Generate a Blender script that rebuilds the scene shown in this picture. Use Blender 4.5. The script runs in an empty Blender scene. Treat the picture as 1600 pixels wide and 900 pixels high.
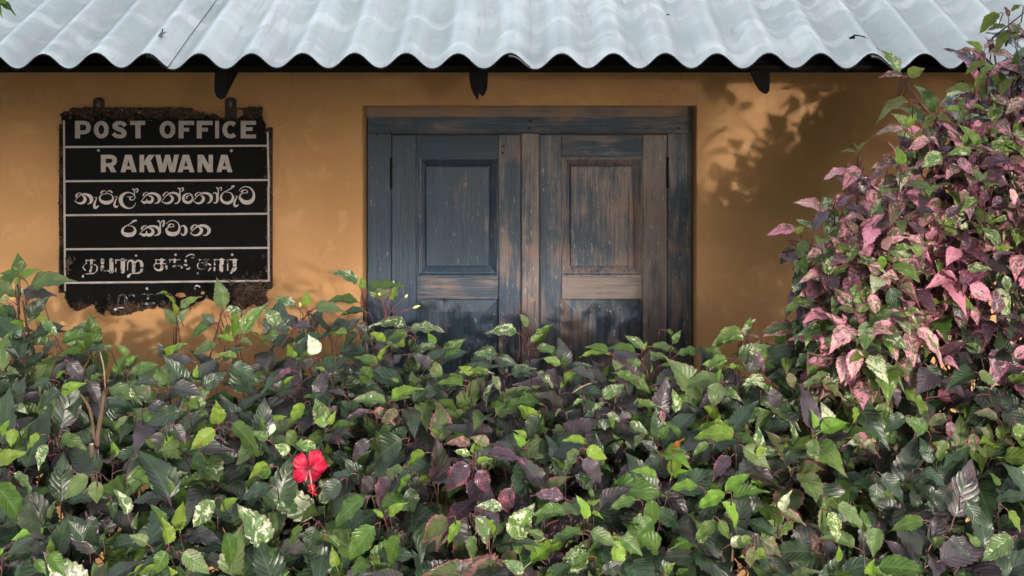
import bpy, bmesh, math, random
import numpy as np
from mathutils import Vector, Matrix, noise
R = math.radians
rng = random.Random(7)
C = bpy.context.scene.collection
scene = bpy.context.scene

# ------------------------------------------------------------------ camera, light, exposure
CAMD, ZC, F = 5.5, 2.55, 2200.0
cam = bpy.data.cameras.new('camera'); co = bpy.data.objects.new('camera', cam); C.objects.link(co)
co.location = (0, -CAMD, ZC); co.rotation_euler = (R(90), 0, 0)
cam.sensor_width = 36; cam.lens = F / 1600 * 36
cam.shift_x = -30 / 1600; cam.shift_y = -500 / 1600
cam.clip_end = 2000
scene.camera = co
SUN_EL, SUN_AZ = 10.0, 15.0
world = bpy.data.worlds.new('World'); scene.world = world; world.use_nodes = True
wn = world.node_tree; wn.nodes.clear()
sky = wn.nodes.new('ShaderNodeTexSky'); sky.sky_type = 'NISHITA'; sky.sun_disc = False
sky.sun_elevation = R(SUN_EL); sky.sun_rotation = R(180 - SUN_AZ); sky.air_density = 0.6; sky.dust_density = 3.0; sky.ozone_density = 0.0
bg = wn.nodes.new('ShaderNodeBackground'); bg.inputs[1].default_value = 0.15
wo = wn.nodes.new('ShaderNodeOutputWorld')
hz = wn.nodes.new('ShaderNodeHueSaturation'); hz.inputs['Saturation'].default_value = .42   # hazy, whitish sky
wn.links.new(sky.outputs[0], hz.inputs['Color']); wn.links.new(hz.outputs[0], bg.inputs[0]); wn.links.new(bg.outputs[0], wo.inputs[0])
sun = bpy.data.lights.new('sun', 'SUN'); sun.energy = 0.36; sun.angle = R(0.9); sun.color = (1.0, 0.93, 0.83)
so = bpy.data.objects.new('sun', sun); C.objects.link(so)
sd = Vector((math.sin(R(SUN_AZ)) * math.cos(R(SUN_EL)), -math.cos(R(SUN_AZ)) * math.cos(R(SUN_EL)), math.sin(R(SUN_EL))))
so.rotation_euler = sd.to_track_quat('Z', 'Y').to_euler(); so.location = sd * 20
scene.view_settings.view_transform = 'Standard'; scene.view_settings.look = 'None'
scene.view_settings.exposure = 2.78; scene.view_settings.gamma = 1.0

# ------------------------------------------------------------------ helpers
def P(px, py, d):
    k = F / (CAMD - d)
    return Vector(((px - 830) / k, -d, ZC - (py + 50) / k))

def props(o, label=None, cat=None, group=None, kind=None):
    if label: o['label'] = label
    if cat: o['category'] = cat
    if group: o['group'] = group
    if kind: o['kind'] = kind
    return o

def empty(name, loc=(0, 0, 0)):
    o = bpy.data.objects.new(name, None); C.objects.link(o); o.location = loc
    return o

def link(name, me, mats, parent=None):
    o = bpy.data.objects.new(name, me); C.objects.link(o)
    if mats and not me.materials:
        for m in (mats if isinstance(mats, (list, tuple)) else [mats]): me.materials.append(m)
    if parent is not None:
        o.parent = parent
        p = parent
        off = Vector((0, 0, 0))
        while p is not None:
            off += p.location; p = p.parent
        o.location = -off
    return o

class MB:
    """collects vertices and faces in world coordinates"""
    def __init__(s): s.v = []; s.f = []; s.m = []
    def add(s, vs, fs, mi=0):
        b = len(s.v); s.v += [tuple(x) for x in vs]
        for f in fs: s.f.append(tuple(b + i for i in f)); s.m.append(mi)
    def box(s, x0, x1, y0, y1, z0, z1, mi=0):
        vs = [(x, y, z) for z in (z0, z1) for y in (y0, y1) for x in (x0, x1)]
        s.add(vs, [(0, 2, 3, 1), (4, 5, 7, 6), (0, 1, 5, 4), (2, 6, 7, 3), (0, 4, 6, 2), (1, 3, 7, 5)], mi)
    def tube(s, pts, rads, n=5, mi=0):
        pts = [Vector(p) for p in pts]
        ring = []
        up = Vector((0.13, 0.37, 0.92))
        for i, p in enumerate(pts):
            t = (pts[min(i + 1, len(pts) - 1)] - pts[max(i - 1, 0)])
            t = t.normalized() if t.length > 1e-9 else Vector((0, 0, 1))
            a = t.cross(up)
            if a.length < .1: a = t.cross(Vector((1, 0, 0)))
            a.normalize(); b = t.cross(a)
            r = rads[i] if isinstance(rads, (list, tuple)) else rads
            ring.append([p + (a * math.cos(2 * math.pi * k / n) + b * math.sin(2 * math.pi * k / n)) * r for k in range(n)])
        vs = [v for r_ in ring for v in r_]
        fs = []
        for i in range(len(pts) - 1):
            for k in range(n):
                fs.append((i * n + k, i * n + (k + 1) % n, (i + 1) * n + (k + 1) % n, (i + 1) * n + k))
        fs.append(tuple(range(n - 1, -1, -1))); fs.append(tuple((len(pts) - 1) * n + k for k in range(n)))
        s.add(vs, fs, mi)
    def mesh(s, name, smooth=False):
        me = bpy.data.meshes.new(name); me.from_pydata(s.v, [], s.f)
        me.polygons.foreach_set('material_index', s.m)
        if smooth: me.polygons.foreach_set('use_smooth', [True] * len(s.f))
        me.update(); return me
    def build(s, name, mats, parent=None, smooth=False, bevel=0, label=None):
        me = s.mesh(name, smooth)
        o = link(name, me, mats, parent)
        if bevel:
            b = o.modifiers.new('bevel', 'BEVEL'); b.width = bevel; b.segments = 2; b.limit_method = 'ANGLE'; b.angle_limit = R(35)
        if label: o['label'] = label
        return o

# ------------------------------------------------------------------ node material helper
class NM:
    def __init__(s, name):
        s.mat = bpy.data.materials.new(name); s.mat.use_nodes = True
        s.t = s.mat.node_tree; s.t.nodes.clear()
        s.out = s.t.nodes.new('ShaderNodeOutputMaterial')
        s.p = s.t.nodes.new('ShaderNodeBsdfPrincipled')
        s.t.links.new(s.p.outputs[0], s.out.inputs[0])
    def n(s, kind, **kw):
        x = s.t.nodes.new('ShaderNode' + kind)
        for k, v in kw.items(): setattr(x, k, v)
        return x
    def l(s, a, b): s.t.links.new(a, b)
    def put(s, inp, v):
        if hasattr(v, 'links') or hasattr(v, 'is_output'): s.l(v, inp)
        else: inp.default_value = v
    def math(s, op, a, b=0.0, c=0.0, clamp=False):
        x = s.n('Math', operation=op, use_clamp=clamp)
        s.put(x.inputs[0], a); s.put(x.inputs[1], b); s.put(x.inputs[2], c)
        return x.outputs[0]
    def mix(s, fac, a, b, mode='MIX'):
        x = s.n('Mix', data_type='RGBA', blend_type=mode)
        s.put(x.inputs[0], fac)
        s.put(x.inputs[6], a if hasattr(a, 'links') else (*a, 1.0)); s.put(x.inputs[7], b if hasattr(b, 'links') else (*b, 1.0))
        return x.outputs[2]
    def ramp(s, v, lo, hi, a=0.0, b=1.0):
        x = s.n('MapRange', interpolation_type='SMOOTHSTEP')
        s.put(x.inputs[0], v); s.put(x.inputs[1], lo); s.put(x.inputs[2], hi); s.put(x.inputs[3], a); s.put(x.inputs[4], b)
        return x.outputs[0]
    def coords(s, scale=(1, 1, 1), kind='Object'):
        tc = s.n('TexCoord'); mp = s.n('Mapping'); s.l(tc.outputs[kind], mp.inputs[0]); mp.inputs['Scale'].default_value = scale
        return mp.outputs[0]
    def noise(s, vec, scale, detail=4, rough=.55, dist=0.0):
        x = s.n('TexNoise'); s.l(vec, x.inputs['Vector'])
        x.inputs['Scale'].default_value = scale; x.inputs['Detail'].default_value = detail
        x.inputs['Roughness'].default_value = rough; x.inputs['Distortion'].default_value = dist
        return x.outputs[0]
    def bump(s, h, strength, dist=.01):
        x = s.n('Bump'); s.put(x.inputs['Height'], h); x.inputs['Strength'].default_value = strength; x.inputs['Distance'].default_value = dist
        s.l(x.outputs[0], s.p.inputs['Normal']); return x
    def col(s, c): s.put(s.p.inputs['Base Color'], c if hasattr(c, 'links') else (*c, 1.0))
    def rough(s, r): s.put(s.p.inputs['Roughness'], r)

def simple(name, c, rough=.6, var=.25, scale=30, bump=.2):
    m = NM(name); v = m.coords(); n = m.noise(v, scale)
    m.col(m.mix(n, tuple(x * (1 - var) for x in c), tuple(min(1, x * (1 + var)) for x in c))); m.rough(rough)
    if bump: m.bump(n, bump, .003)
    return m.mat

# --- plaster
def plaster():
    m = NM('ochre_plaster'); v = m.coords()
    big = m.noise(v, 1.7, 5, .6); mid = m.noise(v, 9, 5, .6, .6); fine = m.noise(v, 120, 3, .6)
    st = m.noise(m.coords((6, 6, .7)), 2.2, 6, .65)
    c = m.mix(m.ramp(big, .3, .7), (.41, .213, .088), (.49, .265, .116))
    c = m.mix(m.ramp(mid, .52, .68, 0, .5), c, (.56, .32, .16))
    c = m.mix(m.ramp(st, .55, .75, 0, .35), c, (.34, .165, .06))
    c = m.mix(m.ramp(m.noise(v, 4.3, 8, .7, 1.0), .60, .66, 0, .35), c, (.60, .35, .17))
    c = m.mix(m.ramp(m.noise(v, 55, 2), .70, .76, 0, .5), c, (.22, .12, .06))
    c = m.mix(m.ramp(m.noise(m.coords((14, 14, .5)), 2.0, 7, .7), .62, .78, 0, .28), c, (.27, .14, .06))
    vo = m.n('TexVoronoi', feature='DISTANCE_TO_EDGE'); dv = m.n('VectorMath', operation='ADD')
    nv = m.n('TexNoise'); m.l(v, nv.inputs['Vector']); nv.inputs['Scale'].default_value = 5; nv.inputs['Detail'].default_value = 6
    m.l(v, dv.inputs[0]); m.l(nv.outputs[1], dv.inputs[1]); m.l(dv.outputs[0], vo.inputs['Vector']); vo.inputs['Scale'].default_value = 1.35
    crack = m.math('MULTIPLY', m.ramp(vo.outputs[0], .0, .0035, 1, 0), m.ramp(m.noise(v, 1.1, 3), .5, .62))
    c = m.mix(m.math('MULTIPLY', crack, .65), c, (.13, .07, .035))
    m.col(c); m.rough(.82)
    h = m.math('ADD', m.math('MULTIPLY', mid, .8), m.math('MULTIPLY', fine, .35))
    h = m.math('ADD', h, m.math('MULTIPLY', m.noise(m.coords((3, 3, .5)), 7, 4), .5))
    m.bump(h, .55, .006)
    return m.mat

# --- weathered blue painted wood; grain direction by axis.  object colour: R = wear (paint gone), G = paint darkness
def wood(axis):
    m = NM('weathered_blue_paint_' + ('upright' if axis == 'z' else 'level'))
    s = (38, 38, 1.5) if axis == 'z' else (1.5, 38, 38)
    s2 = (8, 8, 1.4) if axis == 'z' else (1.4, 8, 8)
    oi = m.n('ObjectInfo'); sep = m.n('SeparateColor'); m.l(oi.outputs['Color'], sep.inputs[0])
    wear = sep.outputs[0]
    tc = m.n('TexCoord'); off = m.n('VectorMath', operation='ADD')
    cx = m.n('CombineXYZ'); m.l(m.math('MULTIPLY', oi.outputs['Random'], 7.0), cx.inputs[0]); m.l(m.math('MULTIPLY', oi.outputs['Random'], 11.0), cx.inputs[2])
    m.l(tc.outputs['Object'], off.inputs[0]); m.l(cx.outputs[0], off.inputs[1])
    def vec(sc):
        mp = m.n('Mapping'); m.l(off.outputs[0], mp.inputs[0]); mp.inputs['Scale'].default_value = sc; return mp.outputs[0]
    g = m.noise(vec(s), 3.2, 6, .65); g2 = m.noise(vec(s2), 2.2, 6, .7, .5); g3 = m.noise(vec((1, 1, 1)), 6.5, 5, .6, .4)
    fleck = m.noise(vec((s[0] * 1.6, 60, s[2] * 8)), 2.2, 5, .7)
    bare = m.mix(g, (.07, .052, .048), (.235, .185, .175))
    bare = m.mix(m.ramp(g3, .5, .75), bare, (.19, .115, .10))
    blue = m.mix(g2, (.006, .017, .036), (.034, .066, .112))
    blue = m.mix(m.ramp(g3, .45, .7, 0, .6), blue, (.03, .045, .06))
    w = m.math('ADD', m.math('MULTIPLY', g2, .75), m.math('MULTIPLY', g3, .45))
    w = m.math('ADD', w, m.math('MULTIPLY', g, .35))
    w = m.math('ADD', w, m.math('MULTIPLY', m.math('SUBTRACT', wear, .56), .62))
    f = m.ramp(w, .72, .96)
    c = m.mix(f, blue, bare)
    c = m.mix(m.ramp(m.math('ADD', fleck, m.math('MULTIPLY', wear, .07)), .655, .71, 0, .7), c, (.36, .33, .33))
    c = m.mix(m.ramp(m.noise(vec(s2), 3.1, 5, .7), .70, .76, 0, .8), c, (.36, .20, .10))
    c = m.mix(m.ramp(g, .30, .40, .75, 0), c, (.018, .014, .014))
    och = m.ramp(m.math('ADD', m.math('MULTIPLY', g3, .5), sep.outputs[1]), .75, 1.1, 0, .8)
    c = m.mix(och, c, (.30, .155, .06))
    m.col(c); m.rough(m.ramp(fleck, .35, .65, .30, .58))
    h = m.math('ADD', m.math('MULTIPLY', g, 1.0), m.math('ADD', m.math('MULTIPLY', g2, .4), m.math('MULTIPLY', fleck, .6)))
    m.bump(h, .75, .004)
    return m.mat

def roofmat():
    m = NM('weathered_dappled_roof_sheet'); v = m.coords()
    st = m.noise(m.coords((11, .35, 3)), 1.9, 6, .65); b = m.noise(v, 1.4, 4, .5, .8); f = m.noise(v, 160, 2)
    c = m.mix(m.ramp(b, .35, .68), (.36, .40, .375), (.55, .58, .545))  # light and dark patches put dappled tree shade into the sheet colour
    c = m.mix(m.ramp(m.noise(m.coords((.8, 2.2, 2)), 3.2, 2, .5, .5), .46, .72, 0, .55), c, (.80, .80, .75))  # pale crosswise smudges, painted as dapples of light
    c = m.mix(m.ramp(st, .50, .66, 0, .75), c, (.46, .43, .41))
    c = m.mix(m.ramp(m.noise(m.coords((16, .5, 5)), 2.3, 5, .6), .60, .72, 0, .5), c, (.27, .28, .26))
    c = m.mix(m.ramp(f, .68, .75, 0, .35), c, (.18, .18, .17))
    c = m.mix(m.ramp(m.noise(v, 21, 5, .7), .66, .74, 0, .4), c, (.66, .64, .57))
    m.col(c); m.rough(.42)
    m.bump(m.math('ADD', m.math('MULTIPLY', b, 1.0), m.math('ADD', m.math('MULTIPLY', m.noise(m.coords((1.2, 1, 1)), 5.5, 2, .5, 1.2), .55), m.math('MULTIPLY', f, .03))), .6, .016)
    return m.mat

def signmat():
    m = NM('black_enamel'); v = m.coords(); tc = m.n('TexCoord')
    sep = m.n('SeparateXYZ'); m.l(tc.outputs['Object'], sep.inputs[0])
    n = m.noise(v, 26, 6, .7, .3); n2 = m.noise(v, 90, 4, .7)
    # object origin = sign centre; rust grows at the rim and the torn bottom edge
    ex = m.math('SUBTRACT', .420, m.math('ABSOLUTE', sep.outputs[0]))
    ez = m.math('SUBTRACT', sep.outputs[2], -.405); et = m.math('SUBTRACT', .385, sep.outputs[2])
    e = m.math('MINIMUM', ex, m.math('MINIMUM', m.math('MULTIPLY', ez, .55), et))
    r = m.ramp(m.math('ADD', e, m.math('MULTIPLY', m.math('SUBTRACT', n, .5), .16)), .012, .028, 1, 0)
    dx = m.math('SUBTRACT', sep.outputs[0], .33); dz = m.math('ADD', sep.outputs[2], .335)
    rd = m.math('SQRT', m.math('ADD', m.math('MULTIPLY', dx, dx), m.math('MULTIPLY', dz, dz)))
    r2 = m.ramp(m.math('ADD', rd, m.math('MULTIPLY', m.math('SUBTRACT', n, .5), .2)), .05, .09, 1, 0)
    r = m.math('MAXIMUM', r, r2)
    rust = m.mix(m.ramp(n2, .35, .65), (.018, .012, .010), (.080, .047, .034))
    rust = m.mix(m.ramp(m.noise(v, 45, 5, .7), .60, .68), rust, (.27, .22, .19))
    m.p.inputs['Specular IOR Level'].default_value = .06
    blk = m.mix(m.ramp(n, .55, .8), (.005, .005, .0055), (.014, .014, .0135))
    blk = m.mix(m.ramp(n2, .72, .78, 0, .5), blk, (.14, .13, .12))
    m.col(m.mix(r, blk, rust)); m.rough(m.mix(r, (.38,) * 3, (.85,) * 3))
    h = m.math('ADD', m.math('MULTIPLY', r, m.math('ADD', n2, .4)), m.math('MULTIPLY', n, .06)); m.bump(h, .6, .004)
    return m.mat

def lettermat(name, chip, c=(.50, .44, .44)):
    m = NM(name); v = m.coords(); n = m.noise(v, 40, 5, .7); n2 = m.noise(v, 24, 6, .75, .5)
    col = m.mix(m.ramp(n, .4, .75), c, tuple(x * .75 for x in c))
    if chip: col = m.mix(m.ramp(n2, .60 - chip * .065, .62 - chip * .065, 0, 1), col, (.012, .012, .012))
    else: col = m.mix(m.ramp(n2, .68, .72, 0, .7), col, (.03, .03, .03))
    m.col(col); m.rough(.35)
    return m.mat

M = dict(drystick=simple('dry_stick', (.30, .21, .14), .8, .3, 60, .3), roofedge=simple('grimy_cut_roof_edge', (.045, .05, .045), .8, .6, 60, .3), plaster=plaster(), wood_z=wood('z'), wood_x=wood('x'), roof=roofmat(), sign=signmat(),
         darkwood=simple('dark_rafter_wood', (.010, .009, .010), .75, .4, 40, .5),
         rust=simple('rusty_metal', (.030, .020, .017), .85, .6, 90, .8),
         flake=simple('flaking_rust', (.10, .068, .05), .85, .5, 160, .8),
         steel=simple('old_screw_metal', (.35, .32, .3), .4, .2, 200, .1),
         letter=lettermat('white_enamel', 0), chipped=lettermat('chipped_white_enamel', 1),
         faint=lettermat('mostly_lost_white_enamel', 2),
         twig=simple('dark_red_twig', (.055, .024, .026), .5, .4, 200, .2),
         pinktwig=simple('pink_green_stalk', (.17, .05, .055), .45, .4, 60, 0),
         greentwig=simple('green_stalk', (.16, .20, .05), .45, .3, 60, 0),
         bark=simple('brown_bark', (.10, .062, .042), .85, .5, 60, .9),
         cut=simple('cut_wood', (.62, .45, .33), .7, .15, 90, .1),
         bud=simple('pale_yellow_bud', (.60, .56, .22), .5, .2, 60, 0),
         petal=None)

# ------------------------------------------------------------------ leaf materials
def leafmat(name, base, p1=None, a1=0., p2=None, a2=0., edge=None, ea=0., vein=None, va=.5, rough=.38, tr=.22, tcol=None, under=None):
    m = NM('leaf_' + name)
    uv = m.n('UVMap'); sep = m.n('SeparateXYZ'); m.l(uv.outputs[0], sep.inputs[0])
    u = m.math('SUBTRACT', m.math('MULTIPLY', sep.outputs[0], 2.0), 1.0); v = sep.outputs[1]
    au = m.math('ABSOLUTE', u)
    oi = m.n('ObjectInfo'); at = m.n('Attribute', attribute_name='rnd')
    rnd = m.math('FRACT', m.math('ADD', oi.outputs['Random'], at.outputs['Fac']))
    cx = m.n('CombineXYZ'); m.put(cx.inputs[0], m.math('MULTIPLY', u, .33)); m.l(v, cx.inputs[1]); m.l(m.math('MULTIPLY', rnd, 97.0), cx.inputs[2])
    vec = cx.outputs[0]
    # side vein phase
    ph = m.math('SUBTRACT', m.math('MULTIPLY', v, 8.5), m.math('MULTIPLY', au, 2.2))
    tri = m.math('PINGPONG', ph, .5)                       # 0 at vein
    sv = m.math('MULTIPLY', m.ramp(tri, .0, .09, 1, 0), m.ramp(au, .85, 1.0, .8, 0))
    mid = m.ramp(au, .02, .085, 1, 0)
    veins = m.math('MAXIMUM', mid, m.math('MULTIPLY', sv, .65))
    hv = m.n('HueSaturation'); hv.inputs['Color'].default_value = (*base, 1)
    r2 = m.math('FRACT', m.math('MULTIPLY', rnd, 7.31)); r3 = m.math('FRACT', m.math('MULTIPLY', rnd, 3.77))
    m.l(m.math('ADD', m.math('MULTIPLY', r2, .05), .475), hv.inputs['Hue'])
    m.l(m.math('ADD', m.math('MULTIPLY', r3, .6), .7), hv.inputs['Value'])
    c = hv.outputs[0]
    big = m.noise(vec, 3.0, 4, .6, .6)
    c = m.mix(m.ramp(big, .45, .65, 0, .35), c, tuple(x * 1.9 for x in base))
    if p1: c = m.mix(m.ramp(m.math('ADD', m.noise(vec, 3.6, 5, .72, 1.4), m.math('MULTIPLY', m.math('SUBTRACT', r2, .5), .22)), .62 - a1 * .3, .645 - a1 * .3), c, p1)
    if p2:
        vec2 = m.n('VectorMath', operation='ADD'); m.l(vec, vec2.inputs[0]); vec2.inputs[1].default_value = (5.3, 2.1, 9.2)
        c = m.mix(m.ramp(m.math('ADD', m.noise(vec2.outputs[0], 5.0, 6, .75, 1.5), m.math('MULTIPLY', m.math('SUBTRACT', r3, .5), .22)), .62 - a2 * .3, .65 - a2 * .3), c, p2)
    if edge: c = m.mix(m.math('MULTIPLY', m.ramp(m.math('ADD', m.math('MAXIMUM', au, m.ramp(v, .55, 1.0)), m.math('MULTIPLY', m.math('SUBTRACT', big, .5), 1.0)), .72, 1.0), ea), c, edge)
    if vein: c = m.mix(m.math('MULTIPLY', veins, va), c, vein)
    c = m.mix(m.ramp(m.noise(vec, 9, 3, .6), .73, .78, 0, .4), c, (.10, .07, .03))
    geo = m.n('NewGeometry')
    c2 = m.mix(.5, c, under or tuple(min(1, x * 1.4 + .03) for x in base))
    c = m.mix(geo.outputs['Backfacing'], c, c2)
    m.col(c); m.put(m.p.inputs['Roughness'], m.ramp(geo.outputs['Backfacing'], 0, 1, rough, .7))
    h = m.math('SUBTRACT', m.math('MULTIPLY', m.ramp(tri, .0, .32), m.ramp(au, .0, .25)), 0)
    h = m.math('ADD', h, m.math('MULTIPLY', m.noise(vec, 14, 3), .35))
    m.bump(h, .34, .003); m.p.inputs['Specular IOR Level'].default_value = .62 if name in ('dark', 'purple', 'purple_pink') else .36
    t = m.n('BsdfTranslucent')
    m.l(m.mix(.55, c, tcol or tuple(min(1, x * 2.0) for x in base)), t.inputs[0])
    mx = m.n('MixShader'); mx.inputs[0].default_value = tr
    m.l(m.p.outputs[0], mx.inputs[1]); m.l(t.outputs[0], mx.inputs[2]); m.l(mx.outputs[0], m.out.inputs[0])
    return m.mat

cream, pink, hot = (.56, .58, .40), (.64, .26, .36), (.50, .06, .18)
LM = dict(
    Y=leafmat('young', (.135, .225, .030), None, 0, None, 0, vein=(.24, .37, .09), va=.35, rough=.42, tr=.30, tcol=(.42, .68, .05)),
    G=leafmat('green', (.046, .088, .016), (.075, .125, .03), .2, None, 0, vein=(.12, .19, .07), va=.55, rough=.38, tr=.20, tcol=(.16, .36, .02)),
    L=leafmat('light_green', (.082, .132, .046), cream, .00, (.12, .085, .085), .02, edge=(.15, .075, .08), ea=.45, vein=(.035, .075, .022), va=.6, rough=.38, tr=.20, tcol=(.25, .45, .08)),
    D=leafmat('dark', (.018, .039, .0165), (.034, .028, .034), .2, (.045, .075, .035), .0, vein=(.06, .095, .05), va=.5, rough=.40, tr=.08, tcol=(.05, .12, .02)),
    P=leafmat('purple', (.044, .034, .043), (.030, .055, .028), .3, (.07, .022, .04), .0, edge=(.085, .03, .05), ea=.45, vein=(.055, .032, .045), va=.45, rough=.40, tr=.10, tcol=(.12, .04, .05)),
    V=leafmat('cream_variegated', (.10, .19, .035), cream, .26, (.04, .09, .025), .14, edge=(.42, .2, .2), ea=.3, vein=(.34, .42, .2), va=.3, rough=.40, tr=.25, tcol=(.5, .6, .2)),
    W=leafmat('white', (.46, .50, .40), (.12, .18, .06), .05, None, 0, vein=(.26, .34, .20), va=.5, rough=.5, tr=.2, tcol=(.6, .65, .5)),
    K=leafmat('pink_variegated', (.085, .105, .050), pink, .50, (.66, .50, .42), .12, edge=hot, ea=.5, vein=(.36, .06, .12), va=.35, rough=.38, tr=.2, tcol=(.6, .2, .18)),
    U=leafmat('purple_pink', (.058, .036, .050), (.27, .075, .12), .15, (.40, .27, .28), .00, edge=(.30, .06, .105), ea=.55, vein=(.12, .04, .07), va=.3, rough=.31, tr=.12, tcol=(.3, .06, .1)),
    M=leafmat('pink_edged_green', (.060, .085, .030), (.30, .13, .14), .06, (.10, .15, .05), .1, edge=(.34, .075, .13), ea=.75, vein=(.14, .10, .07), va=.45, rough=.38, tr=.2, tcol=(.3, .3, .08)),
    O=leafmat('olive_green', (.075, .105, .022), (.12, .13, .03), .2, None, 0, edge=(.22, .05, .06), ea=.30, vein=(.14, .17, .05), va=.45, rough=.45, tr=.42, tcol=(.45, .55, .06)),
    R=leafmat('withered_orange', (.42, .17, .03), (.2, .1, .03), .2, None, 0, vein=(.3, .1, .02), va=.4, rough=.6, tr=.3, tcol=(.8, .4, .05)),
)
TYPES = list(LM)
M['darkwood'].node_tree.nodes['Principled BSDF'].inputs['Specular IOR Level'].default_value = .12

# ------------------------------------------------------------------ leaf shapes
PROF = [(0, 0), (.03, .10), (.09, .18), (.18, .24), (.28, .27), (.38, .275), (.5, .25), (.62, .20), (.73, .14), (.83, .078), (.91, .035), (.96, .015), (1, 0)]
def prof(t):
    for (a, wa), (b, wb) in zip(PROF, PROF[1:]):
        if t <= b: return wa + (wb - wa) * (t - a) / (b - a)
    return 0
def leaf_arrays(seed, petiole=True):
    r = random.Random(seed)
    n = 17
    fold = r.uniform(.12, .45); arch = r.uniform(.15, .55); curl = r.uniform(-.16, .16); wav = r.uniform(.015, .045); wp = r.uniform(0, 6); asym = r.uniform(.9, 1.1)
    y0 = .28 if petiole else 0
    V, U_, Fs, Mi = [], [], [], []
    def pos(t, sx):
        w = prof(t) * (asym if sx > 0 else 2 - asym)
        x = sx * w
        z = abs(x) * fold - arch * t * t + curl * x * t + (wav * math.sin(t * 17 + wp + sx * 1.3) * abs(sx))
        return (x + .5 * curl * t * t * .3, y0 + t * (1 - .25 * arch * t), z)
    for i in range(n + 1):
        t = i / n
        tooth = (1.0 if i % 2 else 0.86) if 0 < i < n else 1
        for sx in (-1, -.5, 0, .5, 1):
            te = t + (0.018 if (abs(sx) == 1 and i % 2 and i < n) else 0)
            p = pos(min(1, te), sx)
            if abs(sx) == 1: p = (p[0] * tooth, p[1], p[2])
            V.append(p); U_.append(((sx + 1) / 2, t))
    for i in range(n):
        for k in range(4):
            a = i * 5 + k
            f = (a, a + 1, a + 6, a + 5)
            Fs.append(f); Mi.append(0)
    if petiole:
        b = len(V); rad = .013
        for (yy, zz) in ((0, 0), (.14, .03), (.29, .0)):
            for k in range(3):
                an = 2 * math.pi * k / 3
                V.append((rad * math.cos(an), yy, zz + rad * math.sin(an))); U_.append((.5, 0))
        for i in range(2):
            for k in range(3):
                Fs.append((b + i * 3 + k, b + i * 3 + (k + 1) % 3, b + i * 3 + 3 + (k + 1) % 3, b + i * 3 + 3 + k)); Mi.append(1)
    return np.array(V), np.array(U_), np.array(Fs), np.array(Mi)
NV = 9
LA = [leaf_arrays(s, True) for s in range(NV)]
LB = [leaf_arrays(s + 50, False) for s in range(NV)]
def leaf_mesh(kind, vi, ty):
    V, U_, Fs, Mi = (LA if kind else LB)[vi]
    me = bpy.data.meshes.new('leaf'); me.from_pydata(V.tolist(), [], Fs.tolist())
    uvl = me.uv_layers.new(name='UVMap')
    uvl.data.foreach_set('uv', U_[Fs.reshape(-1)].reshape(-1))
    me.polygons.foreach_set('material_index', Mi.tolist())
    me.polygons.foreach_set('use_smooth', [True] * len(Fs))
    me.materials.append(LM[ty]); me.materials.append(M['pinktwig'] if ty in 'KUVLPM' else (M['greentwig'] if ty in 'YG' else M['twig']))
    me.update(); return me
LMESH = {}
def get_leaf(kind, vi, ty):
    k = (kind, vi, ty)
    if k not in LMESH: LMESH[k] = leaf_mesh(kind, vi, ty)
    return LMESH[k]

# ------------------------------------------------------------------ ground
m = NM('ground_soil'); v = m.coords()
m.col(m.mix(m.ramp(m.noise(v, .8, 6, .7), .42, .6), (.10, .075, .05), (.05, .075, .025))); m.rough(.95); m.bump(m.noise(v, 12, 6), .8, .03)
g = MB(); g.add([(-500, -500, 0), (500, -500, 0), (500, 500, 0), (-500, 500, 0)], [(0, 1, 2, 3)])
props(g.build('ground', m.mat), kind='structure')

# ------------------------------------------------------------------ building
EAVE_D, SL, PITCH, AMP = .5, .286, .184, .0268
bld = empty('post_office_building', (0, .5, 0))
props(bld, 'ochre plastered post office building with a grey corrugated roof and blue shuttered window', 'building')
WT = 2.335
FD = -.10     # depth of the window frame face behind the wall face
ox0, ox1 = P(567, 0, 0).x, P(1088, 0, 0).x
oz1 = P(0, 166, 0).z; oz0 = P(0, 742, 0).z
w = MB()
xs = [-4.5, ox0, ox1, 4.5]; zs = [-.2, oz0, oz1, WT]
def wq(x0, x1, z0, z1, nx, nz):
    for i in range(nx):
        for j in range(nz):
            a, b = x0 + (x1 - x0) * i / nx, x0 + (x1 - x0) * (i + 1) / nx
            c, d = z0 + (z1 - z0) * j / nz, z0 + (z1 - z0) * (j + 1) / nz
            w.add([(a, 0, c), (b, 0, c), (b, 0, d), (a, 0, d)], [(0, 1, 2, 3)])
for i in range(3):
    for j in range(3):
        if (i, j) == (1, 1): continue
        wq(xs[i], xs[i + 1], zs[j], zs[j + 1], 1, 1)
T = .24
w.add([(ox0, 0, oz0), (ox0, T, oz0), (ox0, T, oz1), (ox0, 0, oz1)], [(0, 1, 2, 3)])
w.add([(ox1, 0, oz0), (ox1, T, oz0), (ox1, T, oz1), (ox1, 0, oz1)], [(0, 3, 2, 1)])
w.add([(ox0, 0, oz1), (ox1, 0, oz1), (ox1, T, oz1), (ox0, T, oz1)], [(0, 3, 2, 1)])
w.add([(ox0, 0, oz0), (ox1, 0, oz0), (ox1, T, oz0), (ox0, T, oz0)], [(0, 1, 2, 3)])
w.add([(-4.5, 0, WT), (4.5, 0, WT), (4.5, T, WT), (-4.5, T, WT)], [(0, 1, 2, 3)])
me = w.mesh('wall'); bm = bmesh.new(); bm.from_mesh(me); bmesh.ops.remove_doubles(bm, verts=bm.verts, dist=1e-5); bmesh.ops.recalc_face_normals(bm, faces=bm.faces); bm.to_mesh(me); bm.free()
wo_ = link('wall', me, M['plaster'], bld)
wo_['label'] = 'front wall of stained ochre plaster'
b = wo_.modifiers.new('bevel', 'BEVEL'); b.width = .007; b.segments = 3; b.limit_method = 'ANGLE'; b.angle_limit = R(40)
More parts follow.
